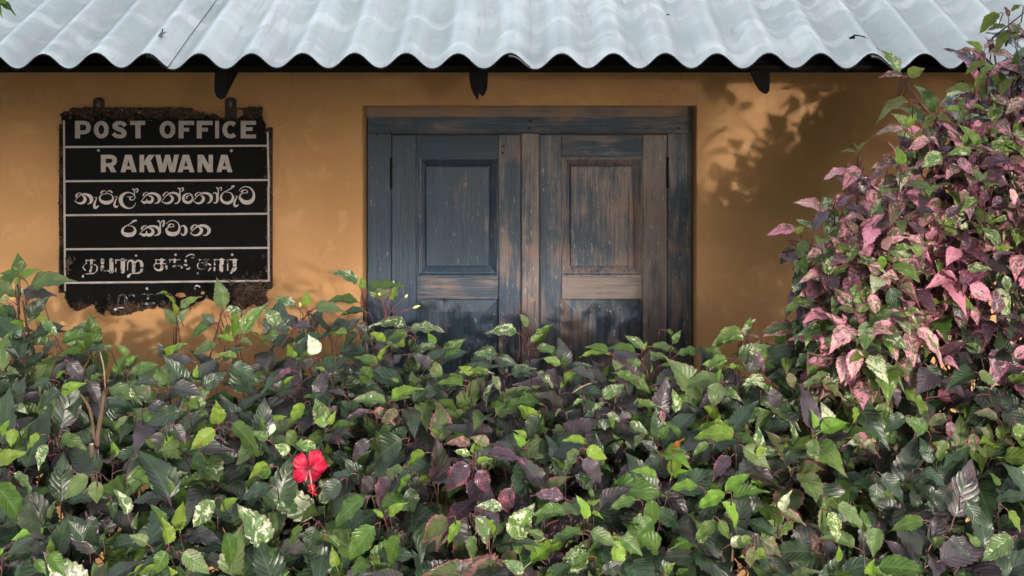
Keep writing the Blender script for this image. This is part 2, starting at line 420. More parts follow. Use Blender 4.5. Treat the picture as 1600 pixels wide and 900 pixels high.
for (x0, x1, y0, y1) in ((-4.5, -4.26, T + .003, 3.2), (4.26, 4.5, T + .003, 3.2), (-4.25, 4.25, 2.96, 3.2)):
    q = MB(); q.box(x0, x1, y0, y1, -.2, WT - .01); q.build('wall', M['plaster'], bld)

# roof sheets
s0 = (262 - 830) / 440.
xc0 = (392 - 830) / 440.
zmid_eave = ZC - (94.5 + 50) / 440.
def roof_z(x, d):
    ph = 2 * math.pi * (x - xc0) / PITCH
    cz = math.cos(ph); cz = cz * (1.08 - .08 * cz * cz)
    z = zmid_eave + (EAVE_D - d) * SL + AMP * cz
    z += .004 * noise.noise(Vector((x * 2.3, d * 1.6, 3))) * (1 if d < .49 else .6) + .003 * noise.noise(Vector((x * 5, d * 4, 8)))
    return z
for i in range(-3, 4):
    a, bb = s0 + i * 7 * PITCH - .42 * PITCH, s0 + (i + 1) * 7 * PITCH
    nx = 104
    dv = [EAVE_D - .02 * k for k in range(6)] + [EAVE_D - .1 - .12 * k for k in range(1, 27)]
    jit = .004 * ((i * 37) % 5 - 2) / 2
    q = MB(); vs = []
    for layer in (0, 1):
        for d in dv:
            for k in range(nx + 1):
                x = a + (bb - a) * k / nx
                under = max(0, 1 - (x - a) / (.75 * PITCH))
                z = roof_z(x, d) - .012 * under - .0052 * layer
                vs.append((x, -d - (jit + .0015 * noise.noise(Vector((x * 9, i, 0))) if d == EAVE_D else 0), z))
    N = nx + 1; L = N * len(dv); fs = []
    for r_ in range(len(dv) - 1):
        for k in range(nx):
            p = r_ * N + k
            fs.append((p, p + 1, p + N + 1, p + N)); fs.append((L + p, L + p + N, L + p + N + 1, L + p + 1))
    nmain = len(fs)
    for k in range(nx): fs.append((k, L + k, L + k + 1, k + 1))
    nedge = len(fs)
    for r_ in range(len(dv) - 1):
        p = r_ * N; fs.append((p, p + N, L + p + N, L + p)); p += nx; fs.append((p, L + p, L + p + N, p + N))
    q.add(vs, fs)
    me = q.mesh('roof_sheet', True)
    for pi in range(nmain, nedge): me.polygons[pi].material_index = 1
    for pi in list(range(1, nmain, 2)) + list(range(nedge, len(me.polygons))): me.polygons[pi].material_index = 1
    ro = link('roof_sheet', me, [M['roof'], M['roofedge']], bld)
    es = ro.modifiers.new('edge', 'EDGE_SPLIT'); es.split_angle = R(50)
# fascia
q = MB(); dF = .44; kF = F / (CAMD - dF)
zL, zR = ZC - (113.5 + 50) / kF, ZC - (108.5 + 50) / kF
n = 40; vs = []
for y in (-dF, -dF + .025):
    for k in range(n + 1):
        x = -4.4 + 8.8 * k / n; t = (x + 1.92) / (3.6)
        z = zL + (zR - zL) * t + .0015 * noise.noise(Vector((x * 3, 0, 0)))
        zt = zmid_eave + (EAVE_D + y) * SL - AMP - .012
        vs += [(x, y, z), (x, y, zt)]
fs = []
H = 2 * (n + 1)
for k in range(n):
    a = 2 * k
    fs += [(a, a + 2, a + 3, a + 1), (H + a, H + a + 1, H + a + 3, H + a + 2), (a, H + a, H + a + 2, a + 2), (a + 1, a + 3, H + a + 3, H + a + 1)]
q.add(vs, fs); q.build('fascia_board', M['darkwood'], bld)
# upper batten that closes the waves
q = MB(); q.box(-4.4, 4.4, -.405, -.355, zmid_eave - .05, zmid_eave - .004); q.box(-4.4, 4.4, -.14, -.09, zmid_eave - .02, zmid_eave + .050); q.build('batten', M['darkwood'], bld)
# rafters
TAILS = [[(-11, 100), (-12, 128), (-11.5, 146), (-7, 154), (-1, 157), (5, 155), (9, 147), (10, 128), (11, 100)],
 [(-15, 100), (-15, 122), (-12, 138), (-8, 149), (-3, 157), (-1, 157), (0, 148), (2, 147), (5, 152), (9, 150), (13, 139), (14, 120), (15, 100)],
 [(-17, 100), (-15, 118), (-9, 132), (-3, 142), (3, 147), (10, 148), (14, 143), (15, 128), (14, 100)]]
def rafter(pxc, style):
    d0 = .455; k0 = F / (CAMD - d0); sil = TAILS[style]; n_ = len(sil); q = MB()
    top0 = zmid_eave - AMP - .012
    for si, (d, f) in enumerate(((d0 + .000, .90), (d0 - .008, 1.0), (.30, 1.0), (.05, 1.0), (-.28, 1.0))):
        for i, (ox_, y) in enumerate(sil):
            x = (pxc + ox_ * f - 830) / k0; z = ZC - (y + 50) / k0
            if i in (0, n_ - 1): z = top0
            elif f < 1: z += .004
            z += (d0 - d) * SL
            if si > 1: z += .012 * (1 if 0 < i < n_ - 1 else 0)
            j = .0022
            q.v.append((x + j * noise.noise(Vector((x * 90, z * 90, d * 20))), -d, z + j * noise.noise(Vector((z * 90, x * 90, 7)))))
    for r_ in range(4):
        for i in range(n_):
            j = (i + 1) % n_; q.f.append((r_ * n_ + i, (r_ + 1) * n_ + i, (r_ + 1) * n_ + j, r_ * n_ + j)); q.m.append(0)
    q.f.append(tuple(range(n_))); q.m.append(0)
    q.build('rafter', M['darkwood'], bld)
rafter(346, 0); rafter(748, 1); rafter(1189, 2)
for px in (-60, 1600, -470, 2020): rafter(px, 0)

# ---------------- window frame and shutters
fr = MB(); d0 = FD
def fbox(px0, px1, py0, py1, dface, thick, d_ref=None):
    a = P(px0, py0, dface if d_ref is None else d_ref); b = P(px1, py1, dface if d_ref is None else d_ref)
    q = MB(); q.box(a.x, b.x, -dface, -dface + thick, b.z, a.z); return q
frame = empty('window_frame', (0, -FD, P(0, 695, FD).z)); frame.parent = bld; frame.location = frame.location - bld.location
def wpart(q, name, mat, parent, wear, och=0.0, bevel=.0025, label=None):
    o = q.build(name, mat, parent, bevel=bevel, label=label); o.color = (wear, och, 0, 1); return o
wpart(fbox(574, 1080, 158, 208, FD, .09), 'lintel', M['wood_x'], frame, .52, .30)
wpart(fbox(566, 1088.5, 157, 183, FD + .003, .08), 'top_board', M['wood_x'], frame, .78, .62)
wpart(fbox(574, 611, 208.3, 700, FD - .001, .09), 'jamb', M['wood_z'], frame, .33)
wpart(fbox(1043.5, 1079, 208.3, 700, FD - .001, .09), 'jamb', M['wood_z'], frame, .72)
wpart(fbox(815, 842.5, 208.3, 700, FD + .004, .09), 'mullion', M['wood_z'], frame, .74)
wpart(fbox(560, 1095, 700.5, 742, FD + .05, .16), 'window_sill', M['wood_x'], frame, .6)
def shutter(x0, x1, s_l, s_r, wl, wr, wp, label):
    sh = empty('shutter', (P((x0 + x1) / 2, 0, FD).x, -FD, P(0, 698, FD).z)); sh.parent = bld
    sh.location = sh.location - bld.location; sh['label'] = label
    D = FD - .012
    x0 += 1.0; x1 -= 1.0
    top, r1, r2, r3, r4, bot = 210.5, 246.5, 432, 467.5, 652, 697
    wpart(fbox(x0, s_l, top, bot, D, .035), 'stile', M['wood_z'], sh, wl)
    wpart(fbox(s_r, x1, top, bot, D, .035), 'stile', M['wood_z'], sh, wr)
    a, b = s_l + .5, s_r - .5
    wpart(fbox(a, b, top + .4, r1, D - .0015, .033), 'rail', M['wood_x'], sh, wp * .75)
    wpart(fbox(a, b, r2, r3, D - .0015, .033), 'rail', M['wood_x'], sh, wp * 1.15)
    wpart(fbox(a, b, r4, bot - .4, D - .0015, .033), 'rail', M['wood_x'], sh, wp)
    def panel(py0, py1, style):
        q = MB(); prof_ = [(0, .006), (1.5, .006), (2.5, .010), (6.5, .010), (8, .024), (14.5, .0285), (16, .0285)] if style == 0 else [(0, .024), (2.5, .024), (3.5, .021), (19, .007), (20, .006)]
        if style == 0: prof_ = [(0, .004), (2.2, .004), (3.2, .018), (5.0, .020), (14.0, .036), (14.8, .020), (15.8, .019)]
        rings = []
        e0 = P(a, py0, D); e1 = P(b, py1, D); kk = F / (CAMD - D)
        for off, dep in prof_:
            o_ = off / kk
            y = -D + dep
            rings.append([(e0.x + o_, y, e1.z + o_), (e1.x - o_, y, e1.z + o_), (e1.x - o_, y, e0.z - o_), (e0.x + o_, y, e0.z - o_)])
        vs = [p for r_ in rings for p in r_]; fs = []
        for i in range(len(rings) - 1):
            for k in range(4): fs.append((i * 4 + k, i * 4 + (k + 1) % 4, i * 4 + 4 + (k + 1) % 4, i * 4 + 4 + k))
        l_ = (len(rings) - 1) * 4; fs.append((l_, l_ + 1, l_ + 2, l_ + 3))
        q.add(vs, fs)
        wpart(q, 'panel', M['wood_z'], sh, wp * (.85 if style == 0 else .8), bevel=0)
    panel(r1, r2, 0); panel(r3, r4, 1)
    bk = MB(); e0 = P(x0 + 4, top + 4, D); e1 = P(x1 - 4, bot - 4, D)
    bk.box(e0.x, e1.x, -D + .056, -D + .060, e1.z, e0.z); wpart(bk, 'backing_board', M['darkwood'], sh, .5, bevel=0)
    return sh
s1 = shutter(611, 815, 650, 779, .30, .56, .50, 'left shutter with darker blue paint')
s2 = shutter(842.5, 1043.5, 877, 1004, .58, .84, .80, 'right shutter worn to pinkish brown wood')
def hinge(px, py0, py1, par):
    q = MB(); a = P(px, py0, FD + .003); b = P(px, py1, FD + .003)
    q.tube([a, a.lerp(b, .33), a.lerp(b, .66), b], .0042, 8)
    q.box(a.x - .005, a.x + .005, -FD - .0005, -FD + .004, b.z, a.z); q.build('hinge', M['darkwood'], par, smooth=True)
hinge(611, 247, 295, s1); hinge(1043.5, 246, 294, s2); hinge(611, 590, 638, s1); hinge(1043.5, 590, 638, s2)
def nail(px, py, d, par):
    q = MB(); c = P(px, py, d); q.tube([c + Vector((0, .002, 0)), c + Vector((0, -.0015, 0))], .005, 8); q.build('nail_head', M['darkwood'], par)
for px, py in ((787, 228), (785.5, 239)): nail(px, py, FD - .012, s1)
for px, py in ((826.5, 200), (829, 189)): nail(px, py, FD, frame)
nail(1060, 200, FD, frame); nail(590, 210, FD, frame)

# ------------------------------------------------------------------ sign
SD = .030
sc_ = P(258, 330, SD)
sign = empty('enamel_sign', sc_); props(sign, 'old black enamel post office sign with white lettering and rusted ragged edges', 'sign')
outline = [(97, 190), (96, 178), (101, 174), (109, 174), (111, 170), (130, 169), (150, 169.5), (180, 169), (215, 169), (250, 169), (280, 170), (300, 169), (301, 174), (297, 178), (303, 180), (308, 176), (318, 177), (326, 181), (336, 179), (345, 184), (360, 185), (374, 184), (381, 181), (379, 174), (376, 169), (390, 167.5), (410, 168), (409, 176), (411, 186), (415, 193), (417, 205), (424, 204), (425, 215), (424.5, 260), (425, 310), (424, 360), (424.5, 410), (424, 440), (419, 444), (416, 458), (418, 470), (414, 477), (404, 480), (396, 474), (385, 482), (375, 485), (366, 481), (356, 479), (345, 471), (335, 468), (325, 466), (314, 470), (303, 475), (296, 482), (287, 486), (270, 487), (258, 483), (246, 479), (240, 483), (232, 481), (222, 487), (213, 485), (205, 490), (197, 491), (186, 493), (174, 492), (172, 485), (166, 484), (161, 491), (152, 488), (148, 478), (144, 474), (138, 480), (132, 482), (123, 487), (116, 484), (109, 479), (103, 468), (101, 457), (93, 457), (92.5, 420), (93, 370), (92, 320), (93, 270), (92.5, 220), (93, 196)]
def rag(pts, a0=.9, seed=0):
    out = []
    for i in range(len(pts)):
        p, q_ = pts[i], pts[(i + 1) % len(pts)]
        L = math.hypot(q_[0] - p[0], q_[1] - p[1]); k = max(1, int(L / 3))
        for j in range(k):
            t = j / k; x = p[0] + (q_[0] - p[0]) * t; y = p[1] + (q_[1] - p[1]) * t
            a = a0 * (.35 if (x < 96 or x > 422) else 1.35)
            out.append((x + a * noise.noise(Vector((x * .35, y * .35, 1 + seed))), y + a * 1.3 * noise.noise(Vector((x * .35, y * .35, 9 + seed)))))
    return out
cu = bpy.data.curves.new('plate', 'CURVE'); cu.dimensions = '2D'; cu.fill_mode = 'BOTH'; cu.extrude = .0014; cu.bevel_depth = .0006
def spl(pts):
    s = cu.splines.new('POLY'); s.points.add(len(pts) - 1); s.use_cyclic_u = True
    for p, q_ in zip(s.points, pts):
        w_ = P(q_[0], q_[1], SD) - sc_; p.co = (w_.x, w_.z, 0, 1)
rim = rag(outline, 1.3)
spl(rim)
holes = [[(273, 462), (276, 458), (282, 456.5), (288, 458), (292, 463), (286, 465), (280, 466)][::-1], [(313, 458), (316, 454.5), (320, 456), (319.5, 460), (315, 461)][::-1],
         [(154, 162), (156, 162), (156, 167), (154, 167)]]
for h in holes[:2]: spl(rag(h, .5, 3))
tmp = bpy.data.objects.new('tmp', cu); C.objects.link(tmp)
bpy.context.view_layer.update()
me = bpy.data.meshes.new_from_object(tmp.evaluated_get(bpy.context.evaluated_depsgraph_get()))
bpy.data.objects.remove(tmp)
me.transform(Matrix(((1, 0, 0, 0), (0, 0, -1, 0), (0, 1, 0, 0), (0, 0, 0, 1)))); me.name = 'plate'
me.materials.clear()
pl = bpy.data.objects.new('plate', me); C.objects.link(pl); pl.parent = sign; me.materials.append(M['sign'])
# side battens behind the plate and mounting lugs
q = MB()
for (a, b_) in ((93, 103), (417, 424.5)):
    p0, p1 = P(a, 200, .026), P(b_, 452, .026); q.box(p0.x, p1.x, -.026, -.001, p1.z, p0.z)
q.build('side_batten', M['rust'], sign, bevel=.002)
for (x0, x1) in ((145.5, 163), (351.5, 369.5)):
    q = MB(); xc = (x0 + x1) / 2; hw = (x1 - x0) / 2
    pts = [(x0, 186), (x0, 158)] + [(xc + hw * math.cos(math.pi - math.pi * k / 8), 158 - 6 * math.sin(math.pi * k / 8)) for k in range(1, 8)] + [(x1, 158), (x1, 186)]
    hole = [(xc + r_ * math.cos(a_), cy + r_ * 1.0 * math.sin(a_)) for (cy, r_, a_) in [(163, 2.6, math.pi), (160.5, 2.2, -math.pi * .75), (159, 2.0, -math.pi / 2), (160.5, 2.2, -math.pi * .25), (163, 2.6, 0), (166, 2.6, .6), (167, 2.4, math.pi / 2), (166, 2.6, math.pi - .6)]]
    c2 = bpy.data.curves.new('lug', 'CURVE'); c2.dimensions = '2D'; c2.fill_mode = 'BOTH'; c2.extrude = .002
    for ring in (pts, hole):
        s = c2.splines.new('POLY'); s.points.add(len(ring) - 1); s.use_cyclic_u = True
        for p, q_ in zip(s.points, ring):
            w_ = P(q_[0], q_[1], SD - .004) - sc_; p.co = (w_.x, w_.z, 0, 1)
    tmp = bpy.data.objects.new('tmp', c2); C.objects.link(tmp); bpy.context.view_layer.update()
    me = bpy.data.meshes.new_from_object(tmp.evaluated_get(bpy.context.evaluated_depsgraph_get())); bpy.data.objects.remove(tmp)
    me.transform(Matrix(((1, 0, 0, 0), (0, 0, -1, .004), (0, 1, 0, 0), (0, 0, 0, 1)))); me.materials.clear(); me.materials.append(M['rust'])
    lo = bpy.data.objects.new('mounting_lug', me); C.objects.link(lo); lo.parent = sign
    c = P(xc, 163, .012); q = MB(); q.tube([c, c + Vector((0, -.018, 0))], .0035, 8); q.build('screw', M['steel'], sign)
for px, py in ((154, 235), (361.5, 235.5)):
    c = P(px, py, SD + .001); q = MB(); q.tube([c, c + Vector((0, -.003, 0)), c + Vector((0, -.0045, 0))], [.006, .005, .002], 10); q.build('screw', M['steel'], sign, smooth=True)
# rusted rims: lumpy crusts along the torn edges
def crust(pts, r0, mat, name='rust_crust'):
    q = MB()
    for i in range(0, len(pts) - 1):
        x, y = pts[i]
        if (90 < x < 96 or x > 421) and 205 < y < 440 and rng.random() < .6: continue
        c = P(x, y, SD + .0015)
        for _ in range(1):
            p = c + Vector((rng.uniform(-.003, .003), rng.uniform(-.002, .001), rng.uniform(-.003, .003)))
            s = r0 * rng.uniform(.4, 1.2)
            nx_ = P(*pts[i + 1], SD) - P(*pts[i], SD); dd = (nx_.normalized() + Vector((rng.uniform(-.5, .5), 0, rng.uniform(-.5, .5)))) * s * 1.8
            q.tube([p - dd, p + Vector((0, -s * .6, 0)), p + dd], [s * .5, s, s * .4], 5)
    o = q.build(name, mat, sign); o['kind'] = 'stuff'; return o
crust(rim, .0026, M['rust'])
q = MB()
for _ in range(150):
    t = rng.random()
    x, y = (rng.gauss(398, 12), rng.gauss(457, 11)) if t < .62 else ((rng.gauss(107, 3.5), rng.gauss(412, 8)) if t < .78 else (rng.uniform(340, 420), rng.gauss(441, 2)))
    if x > 421 or y > 476: continue
    c = P(x, y, SD + .004); a0 = rng.uniform(0, 6.3); s = rng.uniform(.003, .010)
    pts = [c + Vector((s * math.cos(a0 + a_), -rng.uniform(0, .006), s * math.sin(a0 + a_))) for a_ in (0, .8, 1.6, 2.4, 3.0)]
    q.tube(pts, [.0008, .0014, .0017, .0012, .0006], 4)
o = q.build('rust_flakes', M['flake'], sign); o['kind'] = 'stuff'
q = MB()
for _ in range(150):
    x = rng.uniform(108, 300) if rng.random() < .7 else rng.uniform(300, 414)
    y = rng.gauss(174, 3.0) if rng.random() < .8 else rng.gauss(184, 2)
    c = P(x, y, SD + .003); a0 = rng.uniform(0, 6.3); s = rng.uniform(.002, .007)
    pts = [c + Vector((s * math.cos(a0 + a_), -rng.uniform(0, .003), .6 * s * math.sin(a0 + a_))) for a_ in (0, .8, 1.6, 2.4)]
    q.tube(pts, [.0006, .0012, .0012, .0005], 4)
o = q.build('rust_flakes', M['flake'], sign); o['kind'] = 'stuff'

# ---- lettering
LZ = SD + .0026
lay = [0]
def catmull(pts, k=5):
    if len(pts) < 3: return pts
    out = []
    for i in range(len(pts) - 1):
        p0 = pts[max(i - 1, 0)]; p1 = pts[i]; p2 = pts[i + 1]; p3 = pts[min(i + 2, len(pts) - 1)]
        for j in range(k):
            t = j / k
            out.append(tuple(.5 * (2 * b_ + (c - a) * t + (2 * a - 5 * b_ + 4 * c - d_) * t * t + (3 * b_ - a - 3 * c + d_) * t ** 3) for a, b_, c, d_ in zip(p0, p1, p2, p3)))
    out.append(pts[-1]); return out
def toP(x, y, ox, oy, s):
    lay_off = .00002 * lay[0]
    return P(ox + x / s, oy + y / s, LZ + lay_off)
def ribbon(q, pts, ox, oy, s, cap=True, smooth=True):
    lay[0] = (lay[0] + 1) % 12
    if smooth: pts = catmull(pts)
    n = len(pts); L, Rr = [], []
    for i, (x, y, w_) in enumerate(pts):
        a = pts[max(i - 1, 0)]; b_ = pts[min(i + 1, n - 1)]
        dx, dy = b_[0] - a[0], b_[1] - a[1]; l = math.hypot(dx, dy) or 1
        nx, ny = -dy / l, dx / l; w_ = max(w_, 3)
        L.append((x + nx * w_ / 2, y + ny * w_ / 2)); Rr.append((x - nx * w_ / 2, y - ny * w_ / 2))
    vs = [toP(*p, ox, oy, s) for p in L] + [toP(*p, ox, oy, s) for p in Rr]
    q.add(vs, [(i, i + 1, n + i + 1, n + i) for i in range(n - 1)])
    if cap:
        for e in (0, n - 1):
            x, y, w_ = pts[e]
            if w_ > s * 1.2: disc(q, x, y, w_, ox, oy, s)
def disc(q, x, y, w_, ox, oy, s):
    lay[0] = (lay[0] + 1) % 12
    q.add([toP(x + w_ / 2 * math.cos(a_ * math.pi / 6), y + w_ / 2 * math.sin(a_ * math.pi / 6), ox, oy, s) for a_ in range(12)], [tuple(range(12))])
def poly(q, pts, ox, oy, s):
    lay[0] = (lay[0] + 1) % 12
    q.add([toP(x, y, ox, oy, s) for x, y in pts], [tuple(range(len(pts)))])
def lettering(strokes, ox, oy, s, mat, label, fatten=1.0):
    q = MB()
    for st in strokes:
        if len(st) == 1: disc(q, *st[0], ox, oy, s)
        else: ribbon(q, [(a, b_, c * fatten) for a, b_, c in st], ox, oy, s, smooth=len(st) > 2)
    o = q.build('lettering', mat, sign); o['label'] = label; return o
# lines 1, 2: plain capitals in crop units
O8 = (85, 145, 4.571)
q = MB()
def bar(x0, y0, x1, y1): poly(q, [(x0, y0), (x1, y0), (x1, y1), (x0, y1)], *O8)
def diag(x0, y0, x1, y1, w_): poly(q, [(x0 - w_ / 2, y0), (x0 + w_ / 2, y0), (x1 + w_ / 2, y1), (x1 - w_ / 2, y1)], *O8)
def rib(pts): ribbon(q, pts, *O8, cap=False)
bar(147, 200, 183, 325); rib([(165, 214, 28), (210, 214, 28), (238, 226, 30), (243, 248, 33), (236, 272, 30), (210, 282, 28), (165, 282, 28)])
def ell(cx, cy, rx, ry, a0, a1, w_): rib([(cx + rx * math.cos(R(a)), cy + ry * math.sin(R(a)), w_ + 5 * abs(math.cos(R(a)))) for a in np.linspace(a0, a1, 13)])
ell(335, 263, 37, 48, 0, 360, 28)
rib([(507, 236, 28), (490, 220, 28), (465, 215, 28), (438, 224, 30), (432, 244, 32), (460, 259, 32), (488, 272, 32), (500, 290, 32), (488, 307, 30), (465, 312, 28), (438, 306, 28), (420, 290, 28)])
bar(540, 200, 648, 230); bar(578, 229, 615, 325)
ell(808, 263, 40, 48, 0, 360, 28)
bar(887, 200, 922, 325); bar(921, 200, 998, 230); bar(921, 250, 962, 276)
bar(1017, 200, 1052, 325); bar(1051, 200, 1130, 230); bar(1051, 250, 1096, 276)
bar(1148, 200, 1176, 325)
ell(1258, 263, 42, 48, -45, -315, 28)
bar(1331, 200, 1367, 325); bar(1366, 200, 1440, 228); bar(1366, 246, 1416, 272); bar(1366, 298, 1440, 325)
o = q.build('lettering', lettermat('dull_white_enamel', 0, (.34, .29, .285)), sign); o['label'] = 'the words POST OFFICE in white capitals'
q = MB()
bar(332, 443, 366, 567); rib([(350, 457, 28), (402, 457, 28), (426, 468, 30), (430, 488, 32), (420, 506, 28), (395, 514, 26), (350, 514, 26)]); diag(398, 520, 424, 567, 38)
diag(522, 443, 490, 567, 34); diag(534, 443, 571, 567, 34); bar(505, 524, 556, 547)
bar(608, 443, 641, 567); diag(694, 443, 645, 515, 44); diag(668, 490, 697, 567, 44)
diag(738, 443, 768, 567, 36); diag(808, 443, 775, 567, 32); diag(808, 443, 840, 567, 32); diag(873, 443, 845, 567, 32)
diag(934, 443, 897, 567, 34); diag(944, 443, 983, 567, 34); bar(912, 524, 970, 547)
bar(1023, 443, 1054, 567); bar(1102, 443, 1132, 567); diag(1043, 443, 1113, 567, 40)
diag(1208, 443, 1175, 567, 34); diag(1219, 443, 1254, 567, 34); bar(1188, 524, 1242, 547)
o = q.build('lettering', lettermat('greyish_white_enamel', 0, (.40, .345, .34)), sign); o['label'] = 'the word RAKWANA in white capitals'
# line 3 Sinhala (three crops)
q = MB()
S31 = [[(98, 292, 26), (104, 262, 30), (138, 232, 12), (172, 232, 9), (190, 252, 8)],
 [(70, 378, 8), (100, 330, 8), (148, 278, 13), (200, 250, 26), (270, 254, 38), (332, 290, 54), (352, 335, 58), (343, 378, 40), (318, 404, 20), (280, 412, 7)],
 [(190, 272, 8), (222, 288, 30), (244, 325, 48), (232, 370, 52), (195, 398, 38), (148, 402, 28), (108, 388, 16), (75, 368, 8)],
 [(400, 305, 9), (440, 305, 9)], [(442, 305, 9), (425, 345, 16), (405, 400, 34), (398, 450, 42), (415, 475, 44), (448, 462, 30), (475, 435, 8)],
 [(512, 226, 30), (535, 202, 24), (568, 192, 9), (590, 212, 8), (596, 242, 8)],
 [(596, 245, 8), (540, 251, 12), (498, 282, 18), (489, 318, 28), (505, 356, 40), (550, 385, 56), (600, 391, 62), (650, 384, 56), (698, 352, 40), (710, 310, 26), (692, 270, 14), (650, 246, 10), (612, 241, 8)],
 [(611, 240, 8), (614, 210, 10), (645, 193, 14), (674, 203, 26), (692, 220, 26)],
 [(735, 291, 9), (782, 291, 9)], [(784, 291, 9), (765, 330, 14), (743, 380, 30), (733, 430, 36), (750, 458, 38), (780, 456, 24), (800, 440, 8)],
 [(1060, 262, 12), (1020, 232, 16), (960, 222, 20), (900, 240, 38), (852, 290, 60), (838, 350, 64), (856, 410, 58), (900, 458, 40), (960, 484, 24), (1020, 478, 16), (1068, 440, 12), (1088, 388, 6)],
 [(1062, 262, 14), (1076, 295, 14), (1065, 332, 13), (1030, 348, 12), (1000, 338, 24), (992, 318, 26), (1010, 300, 14)], [(940, 293, 9), (1040, 293, 9)],
 [(1067, 280, 18), (1068, 215, 18), (1066, 180, 18), (1042, 168, 26)], [(1072, 195, 8), (1090, 163, 12), (1115, 162, 24), (1122, 190, 28), (1100, 224, 12)]]
S32 = [[(208, 388, 26), (216, 352, 32), (250, 318, 18), (285, 306, 13), (315, 330, 12)],
 [(150, 530, 11), (200, 462, 13), (262, 388, 24), (330, 345, 38), (410, 330, 48), (500, 350, 62), (568, 400, 76), (590, 460, 78), (576, 515, 60), (540, 552, 34), (470, 568, 9)],
 [(320, 388, 10), (372, 396, 28), (418, 430, 52), (426, 475, 60), (398, 525, 64), (350, 542, 66), (305, 528, 50), (285, 525, 46), (240, 548, 64), (198, 532, 44), (168, 505, 10)], [(292, 530, 60), (290, 460, 5)],
 [(678, 390, 26), (688, 358, 32), (728, 314, 18), (772, 302, 14), (800, 325, 12)],
 [(640, 520, 11), (700, 440, 14), (762, 372, 22), (830, 334, 38), (900, 320, 44), (980, 336, 52), (1038, 382, 62), (1060, 440, 58), (1052, 500, 46), (1018, 548, 34), (970, 570, 24), (930, 562, 8)],
 [(810, 380, 10), (858, 396, 38), (893, 442, 62), (876, 502, 62), (820, 552, 50), (750, 565, 40), (690, 548, 26), (640, 518, 12)],
 [(1068, 400, 30), (1066, 280, 28), (1062, 235, 28), (1035, 212, 36)], [(1078, 245, 12), (1098, 208, 16), (1132, 204, 28), (1143, 245, 32), (1108, 294, 14)],
 [(1366, 374, 14), (1320, 346, 18), (1260, 336, 22), (1190, 362, 38), (1152, 410, 58), (1148, 470, 62), (1182, 522, 66), (1250, 548, 62), (1318, 528, 60), (1362, 470, 46), (1358, 412, 30), (1310, 376, 16), (1262, 384, 14), (1232, 412, 34), (1222, 440, 36)]]
S33 = [[(76, 380, 26), (86, 342, 32), (130, 306, 18), (178, 300, 13), (205, 322, 10)],
 [(35, 500, 11), (100, 402, 15), (170, 348, 26), (240, 320, 38), (310, 316, 46), (388, 340, 60), (432, 390, 70), (440, 440, 66), (424, 492, 50), (388, 530, 28), (340, 548, 8)],
 [(190, 372, 10), (240, 394, 50), (262, 440, 66), (238, 500, 60), (190, 538, 44), (130, 548, 34), (80, 528, 22), (40, 498, 11)],
 [(470, 342, 10), (490, 318, 16), (528, 308, 26), (562, 342, 42), (578, 400, 56), (576, 470, 56), (560, 518, 44), (525, 543, 24), (480, 524, 11)],
 [(592, 380, 30), (596, 280, 28), (594, 225, 28), (566, 196, 38)], [(602, 238, 12), (624, 198, 16), (658, 190, 28), (670, 225, 28), (648, 262, 14)],
 [(948, 160, 46), (915, 172, 48), (900, 202, 28), (840, 236, 20), (780, 270, 17), (720, 302, 22), (682, 345, 32), (658, 400, 42), (664, 452, 52), (702, 508, 58), (762, 536, 62), (832, 538, 68), (898, 500, 66), (932, 440, 58), (926, 380, 38), (888, 322, 22), (830, 297, 14), (760, 290, 10)],
 [(970, 385, 10), (1036, 385, 10)], [(1036, 385, 12), (1010, 430, 26), (977, 490, 40), (960, 550, 48), (968, 596, 54), (1000, 612, 48), (1038, 594, 30), (1062, 568, 8)],
 [(1065, 265, 11), (1110, 212, 15), (1170, 178, 20), (1240, 172, 24), (1310, 192, 28), (1368, 245, 36), (1402, 320, 46), (1402, 400, 60), (1374, 470, 80), (1310, 518, 96), (1240, 528, 96), (1168, 510, 88), (1104, 450, 66), (1086, 400, 44), (1110, 346, 26), (1160, 316, 17), (1220, 312, 15), (1262, 310, 14)],
 [(1260, 310, 16), (1260, 280, 20), (1230, 248, 18), (1182, 242, 18), (1152, 262, 38), (1126, 286, 42)]]
for S_, ox, oy, s in ((S31, 110, 280, 10.667), (S32, 210, 280, 15.), (S33, 300, 280, 14.545)):
    for st in S_: ribbon(q, st, ox, oy, s, smooth=len(st) > 2)
o = q.build('lettering', M['letter'], sign); o['label'] = 'first line of white Sinhala lettering'
